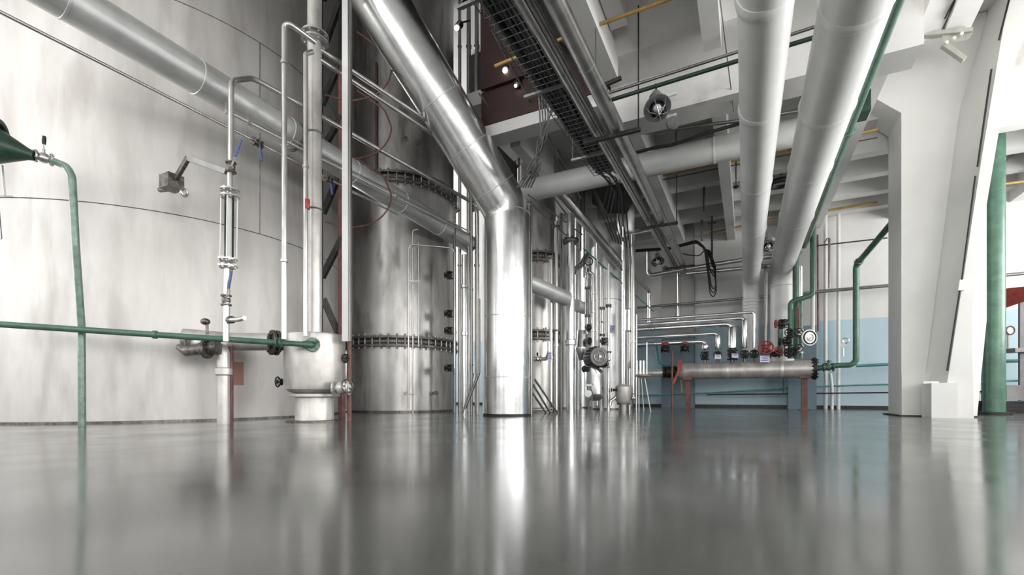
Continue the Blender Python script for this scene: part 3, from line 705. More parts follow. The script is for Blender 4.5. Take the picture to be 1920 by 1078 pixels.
o = pipe('green_drop_pipe', [at(98, 301, 4.25), at(125, 312, 4.25), at(135, 330, 4.25), at(142, 460, 4.3), at(153, 612, 4.45), V((*gnd(154, 4.45).xy, 0))], .030, 'green_pale', 'pale green pipe dropping to the floor at far left', 'pipe', .1, 18)
t = thing('green_reducer', at(20, 280, 4.1), 'dark green cone reducer entering from the left edge', 'reducer')
part('cone', MB().lathe(at(-45, 262, 4.0), at(60, 291, 4.15)-at(-45, 262, 4.0), [(.21, 0), (.19, .07), (.12, .2), (.05, .34), (.042, .38)], 32), 'green_dark', t)
part('rim', MB().torus(at(-8, 262, 4.02), at(60, 291, 4.15)-at(-45, 262, 4.0), .16, .025, 32, 8), 'green_dark', t)
vv = ball_valve(at(82, 296, 4.22), at(98, 301, 4.25)-at(60, 291, 4.15), (.1, 0, 1), .032, 'black knobbed valve between green cone and green pipe', 'black_iron', 'pipe_steel', lev=.12)
t = thing('wall_bracket', at(12, 345, 4.3), 'thin pale bracket below the green cone at left edge', 'bracket')
part('strut', MB().bar(at(4, 310, 4.3), at(9, 366, 4.3), .015, .015), 'white_paint', t); part('foot', MB().bar(at(-10, 366, 4.3), at(24, 368, 4.35), .012, .012), 'white_paint', t)
part('plate', MB().bar(at(-3, 390, 4.3), at(2, 448, 4.3), .03, .01), 'pipe_dark', t)

# ============================================================ PIPE FOREST AROUND THE DUCT
def floorpipe(px, w_, d, ytop, m_, label, ybot=None, bend=None, name='vertical_pipe', coup=(), group=None, cl=()):
    r = w_/2/F*d; b = V((*gnd(px, d).xy, 0)) if ybot is None else at(px, ybot, d); tp = at(px, ytop, d)
    if ybot is None and tp.z > ZS and d < 7.0 and False: pass
    P = [b, tp]+([bend] if bend is not None else [])
    o = pipe(name, P, r, m_, label, 'pipe', max(.03, r*2.5), 14, group, couplings=coup)
    for py in cl:
        q = at(px, py, d); f = MB(); flange(f, q, (0, 0, 1), r*1.9, r*.7, 6); part('flange', f, 'forged', o)
    return o
G1 = 'tall vertical pipes left of the duct'
floorpipe(830, 5, 8.9, -150, 'pipe_dark', 'thin pipe highest up beside the flanged column edge')
for px, w_, d, yt, m_, lb in ((844, 5, 8.7, -140, 'pipe_dark', 'darker thin full height pipe at the right edge of the flanged column'), (862, 6, 8.6, -140, 'pipe_steel', 'second full height pipe right of the flanged column'), (879, 8, 8.4, -140, 'pipe_steel', 'bright full height pipe left of the thick duct foot'), (894, 8, 8.5, -140, 'pipe_steel', 'full height pipe disappearing just behind the duct foot'), (917, 18, 8.0, -150, 'pipe_steel', 'thick vertical pipe rising from behind the duct bend')):
    floorpipe(px, w_, d, yt, m_, lb, coup=((0, .3), (0, .75)))
floorpipe(852, 6, 7.9, 398, 'pipe_dark', 'pipe with hooked top next to the small black valves', bend=at(862, 392, 7.9), coup=((0, .4),))
floorpipe(871, 11, 7.6, 478, 'cladding', 'bright white clad pipe between the column and the duct', coup=((0, .5), (0, .8)))
floorpipe(884, 5, 6.9, 350, 'pipe_dark', 'thin dark pipe close to the duct with low fittings', coup=((0, .22), (0, .55)))
o = pipe('sampling_pipe', [at(766, 766, 7.4), at(766, 458, 7.4), at(852, 465, 7.5), at(852, 690, 7.5)], .013, 'pipe_steel', 'thin upside down U pipe before the flanged column', 'pipe', .08, 10)
pipe('sampling_pipe', [V((*gnd(774, 7.45).xy, 0)), at(774, 432, 7.45), at(784, 430, 7.45)], .013, 'pipe_steel', 'thin straight pipe through the upside down U pipe', 'pipe', .03, 10)
pipe('sampling_pipe', [at(785, 650, 7.5), at(785, 455, 7.5)], .010, 'pipe_steel', 'shortest thin pipe on the flanged column face', 'pipe', 0, 8)
part('spacer', MB().bar(at(764, 527, 7.39), at(787, 527, 7.39), .015, .015), 'pipe_steel', o); part('spacer', MB().bar(at(762, 739, 7.39), at(778, 739, 7.39), .015, .015), 'pipe_steel', o)
for py, lb in ((516, 'black valve highest on the hooked pipe right of the column'), (588, 'black valve second down on the hooked pipe'), (620, 'black valve third down on the hooked pipe'), (690, 'black valve lowest on the hooked pipe')):
    gate_valve(at(843, py, 7.85), (0, 0, 1), V((-CS, -SN, 0)), .030, lb, 'black_iron', 'black_iron', hw=.05, hs=2.6)
pipe('drain_pipe', [at(872, 765, 6.8), at(898, 700, 6.75), at(898, 560, 6.75)], .02, 'pipe_dark', 'dark pipe slanting to the floor left of the duct foot', 'pipe', .06, 12)
pipe('drain_pipe', [at(888, 700, 6.9), at(868, 775, 6.9)], .012, 'pipe_dark', 'thin dark rod slanting the other way left of the duct', 'pipe', 0, 8)
# right of the duct
MID = [ # px, width, depth, ytop, mat, label
 (996, 5, 6.9, 385, 'pipe_dark', 'thin dark pipe touching the right side of the duct'),
 (1033, 7, 7.9, 480, 'pipe_steel', 'short pipe ending under a flange beside the two ring column'),
 (1043, 7, 7.9, 415, 'pipe_steel', 'pipe with black fittings right of the two ring column'),
 (1052, 5, 8.4, 400, 'pipe_dark', 'dark thin pipe left of the brightest floor pipe'),
 (1070, 16, 8.2, 402, 'cladding', 'brightest thick clad pipe standing in the pipe forest'),
 (1083, 11, 9.6, 400, 'cladding_rough', 'dull clad pipe right behind the brightest floor pipe'),
 (1128, 6, 9.0, 500, 'pipe_steel', 'pipe rising above the left gauge glass of the end group'),
 (1141, 6, 8.6, 495, 'pipe_steel', 'bright pipe with clamp in front of the marked column'),
 (1170, 5, 8.8, 425, 'cladding', 'thin white pipe standing on the small round pot'),
 (1180, 5, 9.2, 440, 'pipe_steel', 'thin pipe between the small pot and the tripod stand'),
 (1187, 7, 8.9, 440, 'pipe_steel', 'last full height pipe before the tripod stand'),
 (1193, 4, 9.3, 590, 'pipe_steel', 'short thin pipe beside the tripod stand')]
for px, w_, d, yt, m_, lb in MID:
    fi = {1033: (484,), 1070: (452,), 1043: (425, 620), 1128: (604,), 1141: (572, 575, 660)}.get(px, ())
    floorpipe(px, w_, d, yt, m_, lb, ybot=(722 if px == 1170 else (748 if px == 1187 else None)), coup=((0, .35),), cl=fi)
for px, yt, yb, d, lb in ((944, 160, 345, 8.3, 'thin dark rod furthest left above the duct bend'), (966, 150, 350, 8.3, 'thin dark rod left of the pair above the duct bend'), (973, 150, 352, 8.2, 'thin dark rod right of the pair above the duct bend'), (995, 160, 380, 8.2, 'thin dark rod just right of the duct bend'), (1089, 240, 470, 8.6, 'left thin dark rod of the pair under the cable tray'), (1095, 240, 520, 8.6, 'right thin dark rod of the pair under the cable tray')):
    pipe('hanger_rod', [at(px, yb, d), V((*at(px, yt, d).xy, ZS+.01))], .014, 'dark_brace', lb, 'rod', 0, 8)
pipe('drop_pipe', [V((*at(1043, 180, 8.0).xy, ZS+.01)), at(1043, 350, 8.0), at(1085, 402, 8.3), at(1167, 502, 9.2)], .085, 'pipe_steel', 'wide pipe dropping from the ceiling then slanting right', 'pipe', .12, 22)
pipe('slant_pipe', [at(985, 527, 7.3), at(1062, 560, 8.0)], .125, 'cladding_rough', 'wide short pipe slanting from the duct to the bright pipe', 'pipe', 0, 26)
pipe('slant_pipe', [at(1078, 572, 8.5), at(1096, 578, 8.7)], .11, 'cladding_rough', 'short wide pipe stub right of the brightest pipe', 'pipe', 0, 24, end_flanges=0)
pipe('slant_pipe', [at(1075, 510, 8.5), at(1092, 494, 8.8), at(1100, 480, 9.2)], .06, 'pipe_steel', 'curved dull pipe rising right from the brightest pipe', 'pipe', .1, 18)
for (a, b, lb) in (((922, 55, 5.2), (1090, 372, 8.2), 'long thin brace running from the thick vertical pipe'), ((898, 175, 6.3), (1062, 402, 8.3), 'lower thin brace crossing behind the duct bend'), ((990, 365, 7.4), (1092, 440, 8.8), 'upper thin line right of the duct bend'), ((990, 378, 7.4), (1085, 462, 8.5), 'lower thin line right of the duct bend'), ((1002, 200, 6.4), (1090, 400, 8.4), 'thin brace below the pale cable bundle')):
    pipe('thin_brace', [at(*a), at(*b)], .012, 'pipe_dark', lb, 'brace', 0, 8)
pipe('teal_pipe', [at(1094, 466, 8.4), at(1225, 583, 10.6)], .014, 'teal_paint', 'thin teal pipe slanting down across the pipe forest', 'pipe', 0, 10)
pipe('end_slant_pipe', [at(1190, 520, 10.0), at(1217, 545, 10.9), V((*at(1217, 600, 10.9).xy, 1.9))], .04, 'pipe_steel', 'slanted pipe turning down in front of the grey wall corner', 'pipe', .1, 14)
for k, (a, b) in enumerate((((1003, 712, 7.0), (1046, 768, 7.6)), ((1000, 722, 7.0), (1032, 768, 7.6)), ((999, 738, 7.0), (1024, 766, 7.6)))):
    pipe('stair_rail', [at(*a), V((*at(*b).xy, 0.0))], .018, 'pipe_steel', ('uppermost', 'middle', 'lowest')[k]+' slanted bar on the floor right of the duct', 'bar', 0, 10, 'slanted bars beside the duct foot')
# low ladder-like sill between
t = thing('floor_sill', gnd(1015, 7.9), 'low slatted steel sill on the floor by the slanted bars', 'sill')
for z in (.03, .075): part('slat', MB().bar(V((*gnd(997, 7.75).xy, z)), V((*gnd(1036, 7.85).xy, z)), .03, .022), 'forged', t)
part('upright', MB().bar(V((*gnd(1034, 7.85).xy, 0)), V((*gnd(1034, 7.85).xy, .16)), .02, .02), 'forged', t)
o = pipe('branch_pipe', [at(998, 673, 7.5), at(1024, 673, 7.8), at(1029, 660, 7.85), at(1029, 640, 7.85)], .03, 'pipe_steel', 'elbow pipe with lever valve on the two ring column', 'pipe', .06, 14)
ball_valve(at(1008, 673, 7.6), (1, .5, 0), (0, -.2, 1), .03, 'small lever valve low on the two ring column branch', 'black_iron', 'pipe_steel', stem=(SN, -CS, 0), lev=.1)
def placard(px, py, d, w_, h_, label, tilt=0, marks=3, name='info_plate', m_='plate_white'):
    p = at(px, py, d); W_, H_ = w_/2/F*d, h_/2/F*d; t = thing(name, p-V((0, 0, H_)), label, 'sign'); rt_ = V((CS, SN, 0)); nn = V((SN, -CS, 0))
    part('panel', MB().bar(p-rt_*W_, p+rt_*W_, .008, 2*H_), m_, t)
    for k in range(marks):
        z = H_*(.55-.5*k); s_ = W_*(.75-.2*(k % 2))
        part('blue_marking', MB().bar(p+nn*.006-rt_*s_+V((0, 0, z)), p+nn*.006+rt_*s_+V((0, 0, z+.1*H_)), .003, H_*.22), 'ink_blue', t)
    return t
placard(1031, 668, 7.75, 7, 17, 'blue lettered plate hanging by the two ring column')
placard(1149, 616, 9.25, 9, 13, 'blue lettered mark on the bright marked column')
placard(1112, 643, 8.5, 14, 8, 'blue lettered tag directly above the black motor')
# small gauge glasses of the end group
def small_gauge(px, y0, y1, d, lab, w_=8):
    r = w_/2/F*d; t = thing('gauge_glass', at(px, y1, d), lab, 'gauge', 'small gauge glasses at the tank row end')
    part('glass_tube', MB().cyl(at(px, y1, d), at(px, y0, d), r*.6, 14), 'glass', t)
    for k in (-1, 1): part('tie_rod', MB().cyl(at(px+k*w_*.45, y1, d), at(px+k*w_*.45, y0, d), .007, 6), 'pipe_steel', t)
    for y in (y0, y1):
        f = MB(); flange(f, at(px, y, d), (0, 0, 1), r*1.3, .03, 6); part('flange', f, 'forged', t)
    part('neck', MB().cyl(at(px, y0, d), at(px, y0-18, d), r*.4, 10), 'pipe_steel', t); part('tail', MB().cyl(at(px, y1, d), at(px, y1+34, d), r*.4, 10), 'pipe_steel', t)
small_gauge(1101, 540, 592, 8.5, 'left small gauge glass of the end group'); small_gauge(1129, 578, 628, 8.7, 'small gauge glass above the black motor')
ball_valve(at(1101, 517, 8.5), (0, 0, 1), (0, 0, 1), .03, 'steel valve above the left small gauge glass', 'black_iron', 'pipe_steel', stem=(SN, -CS, 0), lev=.12)
pipe('gauge_pipe', [at(1101, 524, 8.5), at(1101, 495, 8.5)], .035, 'cladding', 'short thick pipe above the left small gauge glass', 'pipe', 0, 12)
pipe('gauge_pipe', [at(1104, 510, 8.4), at(1112, 515, 8.4), at(1112, 690, 8.4)], .03, 'pipe_steel', 'hooked pipe standing right of the left gauge glass', 'pipe', .05, 12, couplings=((1, .2), (1, .4), (1, .6)))
pipe('gauge_pipe', [at(1120, 760, 8.7), at(1120, 440, 8.7)], .022, 'pipe_steel', 'straight slim pipe passing behind the black motor', 'pipe', 0, 12)
t = thing('coiled_hose', at(1104, 492, 8.35), 'black hose loop hooked over the left gauge pipe', 'hose'); part('loop', MB().torus(at(1104, 490, 8.35), (SN, -CS, 0), .07, .012, 24, 8, PI*.1, PI*1.5), 'black_iron', t)
for (px, py, lb) in ((1106, 615, 'grey valve upper among the gauge pipes'), (1108, 640, 'grey valve lower among the gauge pipes'), (1100, 692, 'grey valve below and left of the motor'), (1134, 640, 'grey valve right of the motor tag'), (1137, 682, 'small valve right below the motor')):
    gate_valve(at(px, py, 8.5), (0, 0, 1) if px != 1100 else (1, 0, 0), (SN*.6-CS*.4, -CS*.7, 0), .034, lb, 'black_iron', 'forged', hw=.05, hs=2.8)
o = pipe('cone_strainer', [at(1092, 620, 8.7), at(1090, 655, 8.7)], .10, 'pipe_dark', 'dark conical strainer left of the motor', 'strainer', 0, 20)
part('cone', MB().lathe(at(1090, 655, 8.7), (0, 0, -1), [(.13, -.03), (.13, 0), (.09, .12), (.06, .2)], 20), 'pipe_steel', o)
# motor
pm = at(1117, 670, 8.2); am = V((SN*.8+.35, -CS, 0)).normalized()
t = thing('electric_motor', pm-V((0, 0, .18)), 'round black electric motor among the gauge pipes', 'motor')
f = MB().lathe(pm-am*.1, am, [(.10, -.12), (.165, -.1), (.17, 0), (.17, .22), (.15, .24)], 30)
part('housing', f, 'black_iron', t)
f = MB()
for k in range(18):
    an = 2*PI*k/18; a_, b_ = frame(am); o_ = (a_*math.cos(an)+b_*math.sin(an))*.18; f.bar(pm-am*.09+o_, pm+am*.1+o_, .01, .03, o_.normalized())
part('cooling_fins', f, 'dark_brace', t)
part('fan_cover', MB().lathe(pm+am*.13, am, [(.165, 0), (.16, .04), (.09, .05)], 30), 'grey_paint', t)
h = MB(); handwheel(h, pm+am*.19, am, .1, .008, 5); part('fan_guard', h, 'pipe_steel', t)
part('foot', MB().bar(pm-V((0, 0, .17)), pm+V((.1, .05, -.26)), .05, .05), 'black_iron', t); part('coupling', MB().cyl(pm-am*.1, pm-am*.35, .05, 14), 'forged', t)
# small tank on legs
ps = gnd(1115, 8.6)
t = thing('legged_tank', ps, 'small bright round-bottomed tank on thin legs', 'tank')
z0 = zf(752, 8.6)
part('shell', MB().lathe((ps.x, ps.y, 0), (0, 0, 1), [(.03, z0-.0), (.10, z0+.02), (.16, z0+.07), (.185, z0+.14), (.185, zf(690, 8.6)), (.12, zf(682, 8.6))], 36), 'cladding', t)
for k in range(3):
    an = .5+k*2*PI/3; o_ = V((math.cos(an)*.16, math.sin(an)*.16, 0)); part('leg', MB().cyl(V((ps.x, ps.y, 0))+o_, V((ps.x, ps.y, z0+.14))+o_, .014, 10), 'forged', t)
pmn = at(1103, 738, 8.38); f = MB(); flange(f, pmn, (SN-.3, -CS, 0), .065, .03, 8); part('manhole', f, 'pipe_steel', t)
part('plate', MB().bar(at(1097, 722, 8.36), at(1110, 722, 8.36), .01, .04), 'white_paint', t)
# little pot
pp_ = gnd(1169, 8.5); t = thing('small_pot', pp_, 'small pale pot vessel on a dark pedestal beside tripod', 'vessel')
za, zb_ = zf(757, 8.5), zf(722, 8.5)
za = max(za, .15); rp = .145
part('shell', MB().lathe((pp_.x, pp_.y, 0), (0, 0, 1), [(.06, za-.02), (rp*.8, za), (rp, za+.05), (rp, zb_-.03), (rp*.8, zb_), (.03, zb_+.015)], 32), 'vessel_steel', t)
part('pedestal', MB().lathe((pp_.x, pp_.y, 0), (0, 0, 1), [(.085, 0), (.085, za)], 24), 'pipe_dark', t)
part('flange', MB().lathe((pp_.x, pp_.y, 0), (0, 0, 1), [(.12, za-.03), (.12, za-.005)], 24), 'forged', t)
gate_valve(at(1153, 731, 8.45), rt, -rt, .018, 'tiny valve left of the small pale pot', 'black_iron', 'black_iron', hw=.035)
gate_valve(at(1188, 746, 8.4), rt, (0, 0, 1), .02, 'tiny valve right of the small pale pot', 'forged', 'pipe_steel', hw=.03)
pipe('side_pipe', [at(1144, 760, 8.5), at(1145, 752, 8.5), at(1158, 742, 8.5)], .03, 'pipe_steel', 'short elbow pipe left of the small pale pot', 'pipe', .03, 12)
# tripod stand
pt = gnd(1205, 8.4); t = thing('tripod_stand', pt, 'tall thin legged stand with round wooden top', 'stand'); zt_ = zf(706, 8.4)
part('top', MB().lathe((pt.x, pt.y, zt_), (0, 0, 1), [(.13, 0), (.14, .008), (.14, .03), (.13, .036)], 24), 'wood', t)
for (px, ) in ((1198,), (1207,), (1220,)):
    part('leg', MB().cyl(at(1203+(px-1208)*.5, 709, 8.4), V((*gnd(px, 8.3+(px == 1207)*.3).xy, 0)), .009, 8), 'white_paint', t)
for k, px in enumerate((1194, 1201, 1207, 1213)):
    part('bottle_rod', MB().cyl(at(px, 705, 8.4), at(px, 676-(k == 3)*34, 8.4), .016 if k < 3 else .009, 10), 'cladding', t)
for k, (py, lb) in enumerate(((597, 'upper insulated canister on the last vertical pipes'), (668, 'lower insulated canister on the last vertical pipes'))):
    pass
pc = at(1179, 622, 9.0); t = thing('filter_canister', pc, 'bright steel canister strapped between the last vertical pipes', 'canister')
part('shell', MB().lathe(at(1179, 622, 9.0), (0, 0, 1), [(.05, 0), (.075, .02), (.075, .42), (.05, .44)], 20), 'cladding', t); part('valve', MB().lathe(at(1181, 690, 9.0), (0, 0, 1), [(.04, 0), (.05, .03), (.05, .09), (.03, .13)], 14), 'white_paint', t)
part('tail', MB().cyl(at(1180, 690, 9.0), at(1179, 622, 9.0), .02, 10), 'pipe_steel', t)
pipe('tray_bar', [at(1160, 443, 9.2), at(1222, 432, 9.2)], .022, 'pipe_steel', 'pale crossbar just below the hanging drum', 'bar', 0, 10)

# ============================================================ BACK WALL AND MANIFOLD
YM = 10.6; rM = .168; zM = .80
xa, xb = onY(1273, 697, YM).x, onY(1524, 690, YM).x
t = thing('steam_manifold', (xa/2+xb/2, YM, 0), 'long horizontal steel manifold drum on two rusty legs', 'manifold')
part('drum', MB().lathe((xa, YM, zM), (1, 0, 0), [(rM*.92, 0), (rM, .03), (rM, xb-xa)], 48), 'vessel_steel', t)
f = MB(); flange(f, (xb+.025, YM, zM), (1, 0, 0), rM+.045, .06, 14, .014); part('end_flange', f, 'black_iron', t)
for px in (1362, 1463): 
    x = onY(px, 690, YM).x; part('strap', MB().lathe((x, YM, zM), (1, 0, 0), [(rM, 0), (rM+.006, .005), (rM+.006, .045), (rM, .05)], 40), 'cladding_rough', t)
for px in (1290, 1508):
    x = onY(px, 740, YM).x; lg = MB(); lg.box((x-.05, YM-.05, 0), (x+.05, YM+.05, zM-.1)); lg.box((x-.09, YM-.09, 0), (x+.09, YM+.09, .02)); lg.box((x-.09, YM-.12, zM-rM-.02), (x+.09, YM+.12, zM-rM+.06)); part('leg', lg, 'red_brown', t)
pipe('manifold_inlet', [(onY(1196, 700, YM).x, YM, zM-.02), (xa-.18, YM, zM-.02)], .085, 'cladding_rough', 'fat pipe feeding the manifold from the left', 'pipe', 0, 22)
t = thing('inlet_valve', (xa-.12, YM, zM-.1), 'black flanged valve at the left end of the manifold', 'valve')
f = MB()
for q in (-.2, -.12, 0.02, .1): flange(f, (xa-.1+q, YM, zM-.01), (1, 0, 0), .13, .04, 8, .012)
part('flange', f, 'black_iron', t); part('body', MB().lathe((xa-.3, YM, zM-.01), (1, 0, 0), [(.09, 0), (.12, .1), (.12, .18), (.09, .3)], 20), 'black_iron', t)
t = thing('red_stanchion', (xa-.02, YM-.3, 0), 'red steel post and brace before the manifold left end', 'post')
part('upright', MB().cyl((xa-.10, YM-.3, 0), (xa-.10, YM-.3, 1.22), .022, 12), 'red_brown', t)
part('brace', MB().bar((xa-.08, YM-.3, .52), (xa+.06, YM-.28, .88), .05, .05), 'red_paint', t); part('plate', MB().box((xa+.0, YM-.3, .82), (xa+.08, YM-.18, 1.02)), 'red_paint', t)
# feeders
FE = ((1322, 640, 10, 663, 1198, 652, .062), (1346, 625, 11, 663, 1195, 636, .05), (1373, 607, 14, 661, 1194, 623, .075), (1396, 596, 10, 663, 1195, 610, .05), (1414, 585, 6, 660, 1195, 602, .035))
names = ('first and lowest', 'second', 'thickest middle', 'fourth', 'highest and thinnest')
for k, (px, pe, w_, yv, pl0, yl, r) in enumerate(FE):
    x = onY(px, pe, YM).x; z = onY(px, pe, YM).z; x0_ = onY(pl0, pe, YM).x
    o = pipe('feeder_pipe', [(x0_-.1, YM, z), (x, YM, z), (x, YM, zM+rM+.28)], r*.8, 'cladding', names[k]+' silver feeder pipe dropping onto the manifold', 'pipe', r*1.6, 18, 'silver feeder pipes over the manifold', bands=.9)
    if k < 4: part('insulation_sleeve', MB().lathe((x, YM, zM+rM+.27), (0, 0, 1), [(r*.9, 0), (r*1.15, .02), (r*1.15, max(.08, z-zM-rM-.27-r*1.4)), (r*.8, max(.1, z-zM-rM-.25-r*1.0))], 22), 'cladding', o)
    gate_valve((x, YM, zM+rM+.15), (0, 0, 1), (0, -1, 0), max(.036, r*.72), names[k]+' black valve standing on the manifold', 'black_iron', 'black_iron', hw=.075, hs=3.2, group='black valves on the manifold')
    pipe('manifold_stub', [(x, YM, zM+rM-.02), (x, YM, zM+rM+.12)], r*.55, 'forged', names[k]+' short stub between manifold and black valve', 'pipe', 0, 14, 'stubs on the manifold')
placard(1346, 669, 9.5, 12, 8, 'blue lettered tag on the second manifold valve', marks=2)
placard(1378, 667, 9.38, 12, 8, 'blue lettered tag on the thickest manifold valve', marks=2)
placard(1434, 673, 9.1, 18, 12, 'largest blue lettered tag below the red handwheel', marks=3)
for px, py, lb, up in ((1436, 655, 'large red handwheel valve at the foot of the black pipe', (0, -1, .15)), (1453, 664, 'small red lever valve right of the large red handwheel', (.6, -1, .6)), (1468, 607, 'red handwheel valve on the low green arch', (-1, -.3, 0)), (1247, 655, 'red valve on the wall loop left of the manifold', (0, -.4, 1)), (1284, 654, 'red levered valve behind the red stanchion', (0, -.3, 1))):
    gate_valve(onY(px, py, 10.45), (0, 0, 1) if up[2] < .5 else (1, 0, 0), up, .042 if px != 1436 else .05, lb, 'red_paint', 'black_iron' if px != 1436 else 'red_paint', hw=.075 if px != 1436 else .12, hs=3)
pipe('black_pipe', [onY(1436, 650, 10.6), onY(1436, 500, 10.6), onY(1424, 495, 11.5)], .033, 'pipe_dark', 'slim dark hooked pipe rising from the large red handwheel', 'pipe', .08, 14)
# green pipes behind
YG = 10.55
pipe('green_pipe', [onY(1463, 668, YG), onY(1463, 612, YG), onY(1482, 602, YG)], .045, 'green_paint', 'low green arch pipe with red handwheel at the manifold', 'pipe', .12, 16)
pipe('green_pipe', [onY(1482, 672, YG), onY(1482, 566, YG), onY(1524, 553, YG), onY(1524, 400, YG), onY(1545, 352, YG-.6)], .048, 'green_paint', 'crooked green pipe climbing past the manifold right end', 'pipe', .1, 18)
pipe('green_pipe', [onY(1492, 672, 10.9), onY(1492, 480, 10.9), onY(1500, 470, 10.9)], .055, 'green_paint', 'straight dark green pipe close against the wide white pipe', 'pipe', .05, 16)
pipe('green_pipe', [onY(1502, 672, 10.8), onY(1502, 560, 10.8)], .035, 'green_pale', 'short pale green pipe left of the round dial', 'pipe', 0, 14)
# long green ceiling pipe along the wide white pipe
XG = 1.02; q1 = onX(1700, -60, XG); q2 = onX(1508, 462, XG)
zg = 3.2
q1 = onX(1684, -2, XG); 
pipe('green_ceiling_pipe', [q1+(q1-q2).normalized()*2.5, q2], .048, 'green_paint', 'long green pipe running along the right side of wide white pipe', 'pipe', 0, 18, couplings=((0, .5),))
pipe('green_ceiling_pipe', [onX(1640, 110, XG)+V((-.05, 0, .12)), onX(1506, 460, XG)+V((-.05, 0, .12))], .02, 'pipe_dark', 'thin dark pipe beside the long green ceiling pipe', 'pipe', 0, 12)
t = thing('junction_box', onX(1597, 215, 1.12), 'dark bracket box clamped on the long green pipe', 'box')
pj = onX(1605, 205, 1.15); part('body', MB().box((pj.x-.1, pj.y-.12, pj.z-.1), (pj.x+.12, pj.y+.12, pj.z+.14)), 'green_dark', t)
pipe('white_drop', [onY(1499, 500, 11.0), onY(1499, 575, 11.0)], .06, 'cladding', 'short insulated silver pipe hanging left of the crooked green pipe', 'pipe', 0, 18)
pipe('white_drop', [onY(1524, 548, 10.6), onY(1524, 600, 10.6), onY(1524, 640, 10.6)], .035, 'white_paint', 'white sleeve hanging above the round dial', 'pipe', 0, 14)
# big dial
pd = onY(1517, 633, 10.2); t = thing('pressure_gauge', pd-V((0, 0, .15)), 'large round white dial gauge near the manifold right end', 'gauge'); ad = V((SN+.1, -CS, 0)).normalized()
part('case', MB().lathe(pd-ad*.04, ad, [(.10, 0), (.145, .02), (.15, .05), (.148, .06)], 36), 'dial_white', t)
part('bezel', MB().torus(pd+ad*.02, ad, .118, .013, 36, 8), 'black_iron', t)
part('dial', MB().lathe(pd+ad*.02, ad, [(.1, 0), (.1, .006)], 30), 'dial_white', t)
a_, b_ = frame(ad)
part('needle', MB().bar(pd+ad*.03-a_*.03, pd+ad*.03+(a_*.6+b_*.6)*.09, .012, .004), 'black_iron', t)
part('scale_arc', MB().torus(pd+ad*.028, ad, .06, .005, 24, 6, 0, 4.4), 'grey_paint', t)
part('stem', MB().cyl(pd-ad*.04, onY(1500, 632, 10.45), .03, 12), 'forged', t)
for px, py, lb in ((1478, 640, 'black control valve stack left of the round dial'), (1482, 625, 'dark flanged valve above the black control valve'), (1500, 625, 'steel flanged valve directly left of the round dial'), (1500, 655, 'small steel valve below left of the round dial'), (1480, 662, 'small black valve low near the wide white pipe'), (1490, 660, 'dark small valve between the green pipe feet')):
    gate_valve(onY(px, py, 10.4), (0, 0, 1), (-.3, -1, .1) if px != 1478 else (-1, -.2, 0), .045 if px == 1478 else .035, lb, 'black_iron', 'black_iron' if px < 1495 else 'pipe_steel', hw=.07, hs=3.2)
pipe('red_rod', [onY(1498, 578, 10.5), onY(1498, 625, 10.5)], .018, 'red_paint', 'thin red rod above the steel valve by the dial', 'rod', 0, 10)
pipe('red_rod', [onY(1472, 668, 10.4), onY(1470, 640, 10.4)], .018, 'red_brown', 'dark red rod standing beside the black control valve', 'rod', 0, 10)
pipe('red_rod', [onY(1534, 621, 11.8), onY(1533, 440, 11.8)], .018, 'maroon', 'thin maroon conduit up the pilaster corner', 'conduit', 0, 10)
# right green drain loop
o = pipe('green_pipe', [(xb+.05, YM, zM), onY(1570, 685, YM), onY(1605, 684, YM), onY(1605, 497, YM), onY(1662, 430, YM-.9), onY(1700, 385, YM-1.4)], .05, 'green_paint', 'green pipe leaving the manifold end and climbing the white wall', 'pipe', .12, 18, couplings=((0, .4), (3, .1)))
gate_valve((xb+.25, YM, zM+.02), (1, 0, 0), (0, 0, 1), .045, 'green valve just right of the manifold end flange', 'green_dark', 'green_paint', hw=.05, hs=2.6)
for px, w_, lb in ((1548, 6, 'left white pipe standing against the blue wall'), (1572, 7, 'right white pipe standing against the blue wall')):
    b = onY(px, 766, 11.85); top = onY(px, 395, 11.85); pipe('white_wall_pipe', [V((b.x, 11.85, 0)), V((b.x, 11.85, 4.1))], .035, 'white_paint', lb, 'pipe', 0, 14, 'white pipes on the blue wall')
pipe('white_wall_pipe', [V((onY(1560, 766, 11.7).x, 11.7, 0)), onY(1560, 725, 11.7), onY(1557, 700, 11.7)], .03, 'white_paint', 'short white pipe between the two tall wall pipes', 'pipe', .05, 12)
# long horizontal wall pipes
def wallrun(pts, Y, r, m_, lb, R=.1): return pipe('wall_pipe', [onY(px, py, Y) for px, py in pts], r, m_, lb, 'pipe', R, 12)
wallrun([(1195, 577), (1664, 536), (1930, 512)], 11.45, .028, 'pipe_dark', 'long dark pipe crossing the back wall at mid height')
wallrun([(1520, 546), (1664, 534), (1930, 510)], 11.6, .016, 'grey_paint', 'thinner pipe just above the long dark wall pipe')
wallrun([(1185, 742), (1345, 736), (1520, 725), (1930, 713)], 11.7, .018, 'teal_paint', 'thin teal pipe low on the blue wall sloping upward')
wallrun([(1325, 740), (1665, 736), (1930, 733)], 11.6, .015, 'black_iron', 'lowest thin dark pipe along the blue wall')
wallrun([(1605, 686), (1665, 683), (1930, 676)], 11.6, .03, 'teal_paint', 'thick teal pipe on the blue wall behind the pillar')
wallrun([(1530, 461), (1664, 446)], 11.6, .014, 'dark_brace', 'thin dark cable across the upper white wall')
wallrun([(1546, 456), (1555, 442), (1555, 540)], 11.5, .02, 'pipe_dark', 'short dark hooked conduit on the upper white wall', .03)
wallrun([(1216, 467), (1216, 517), (1265, 508), (1392, 487), (1470, 478)], 11.2, .05, 'pipe_steel', 'silver pipe loop high on the wall left of the service pipe end', .1)
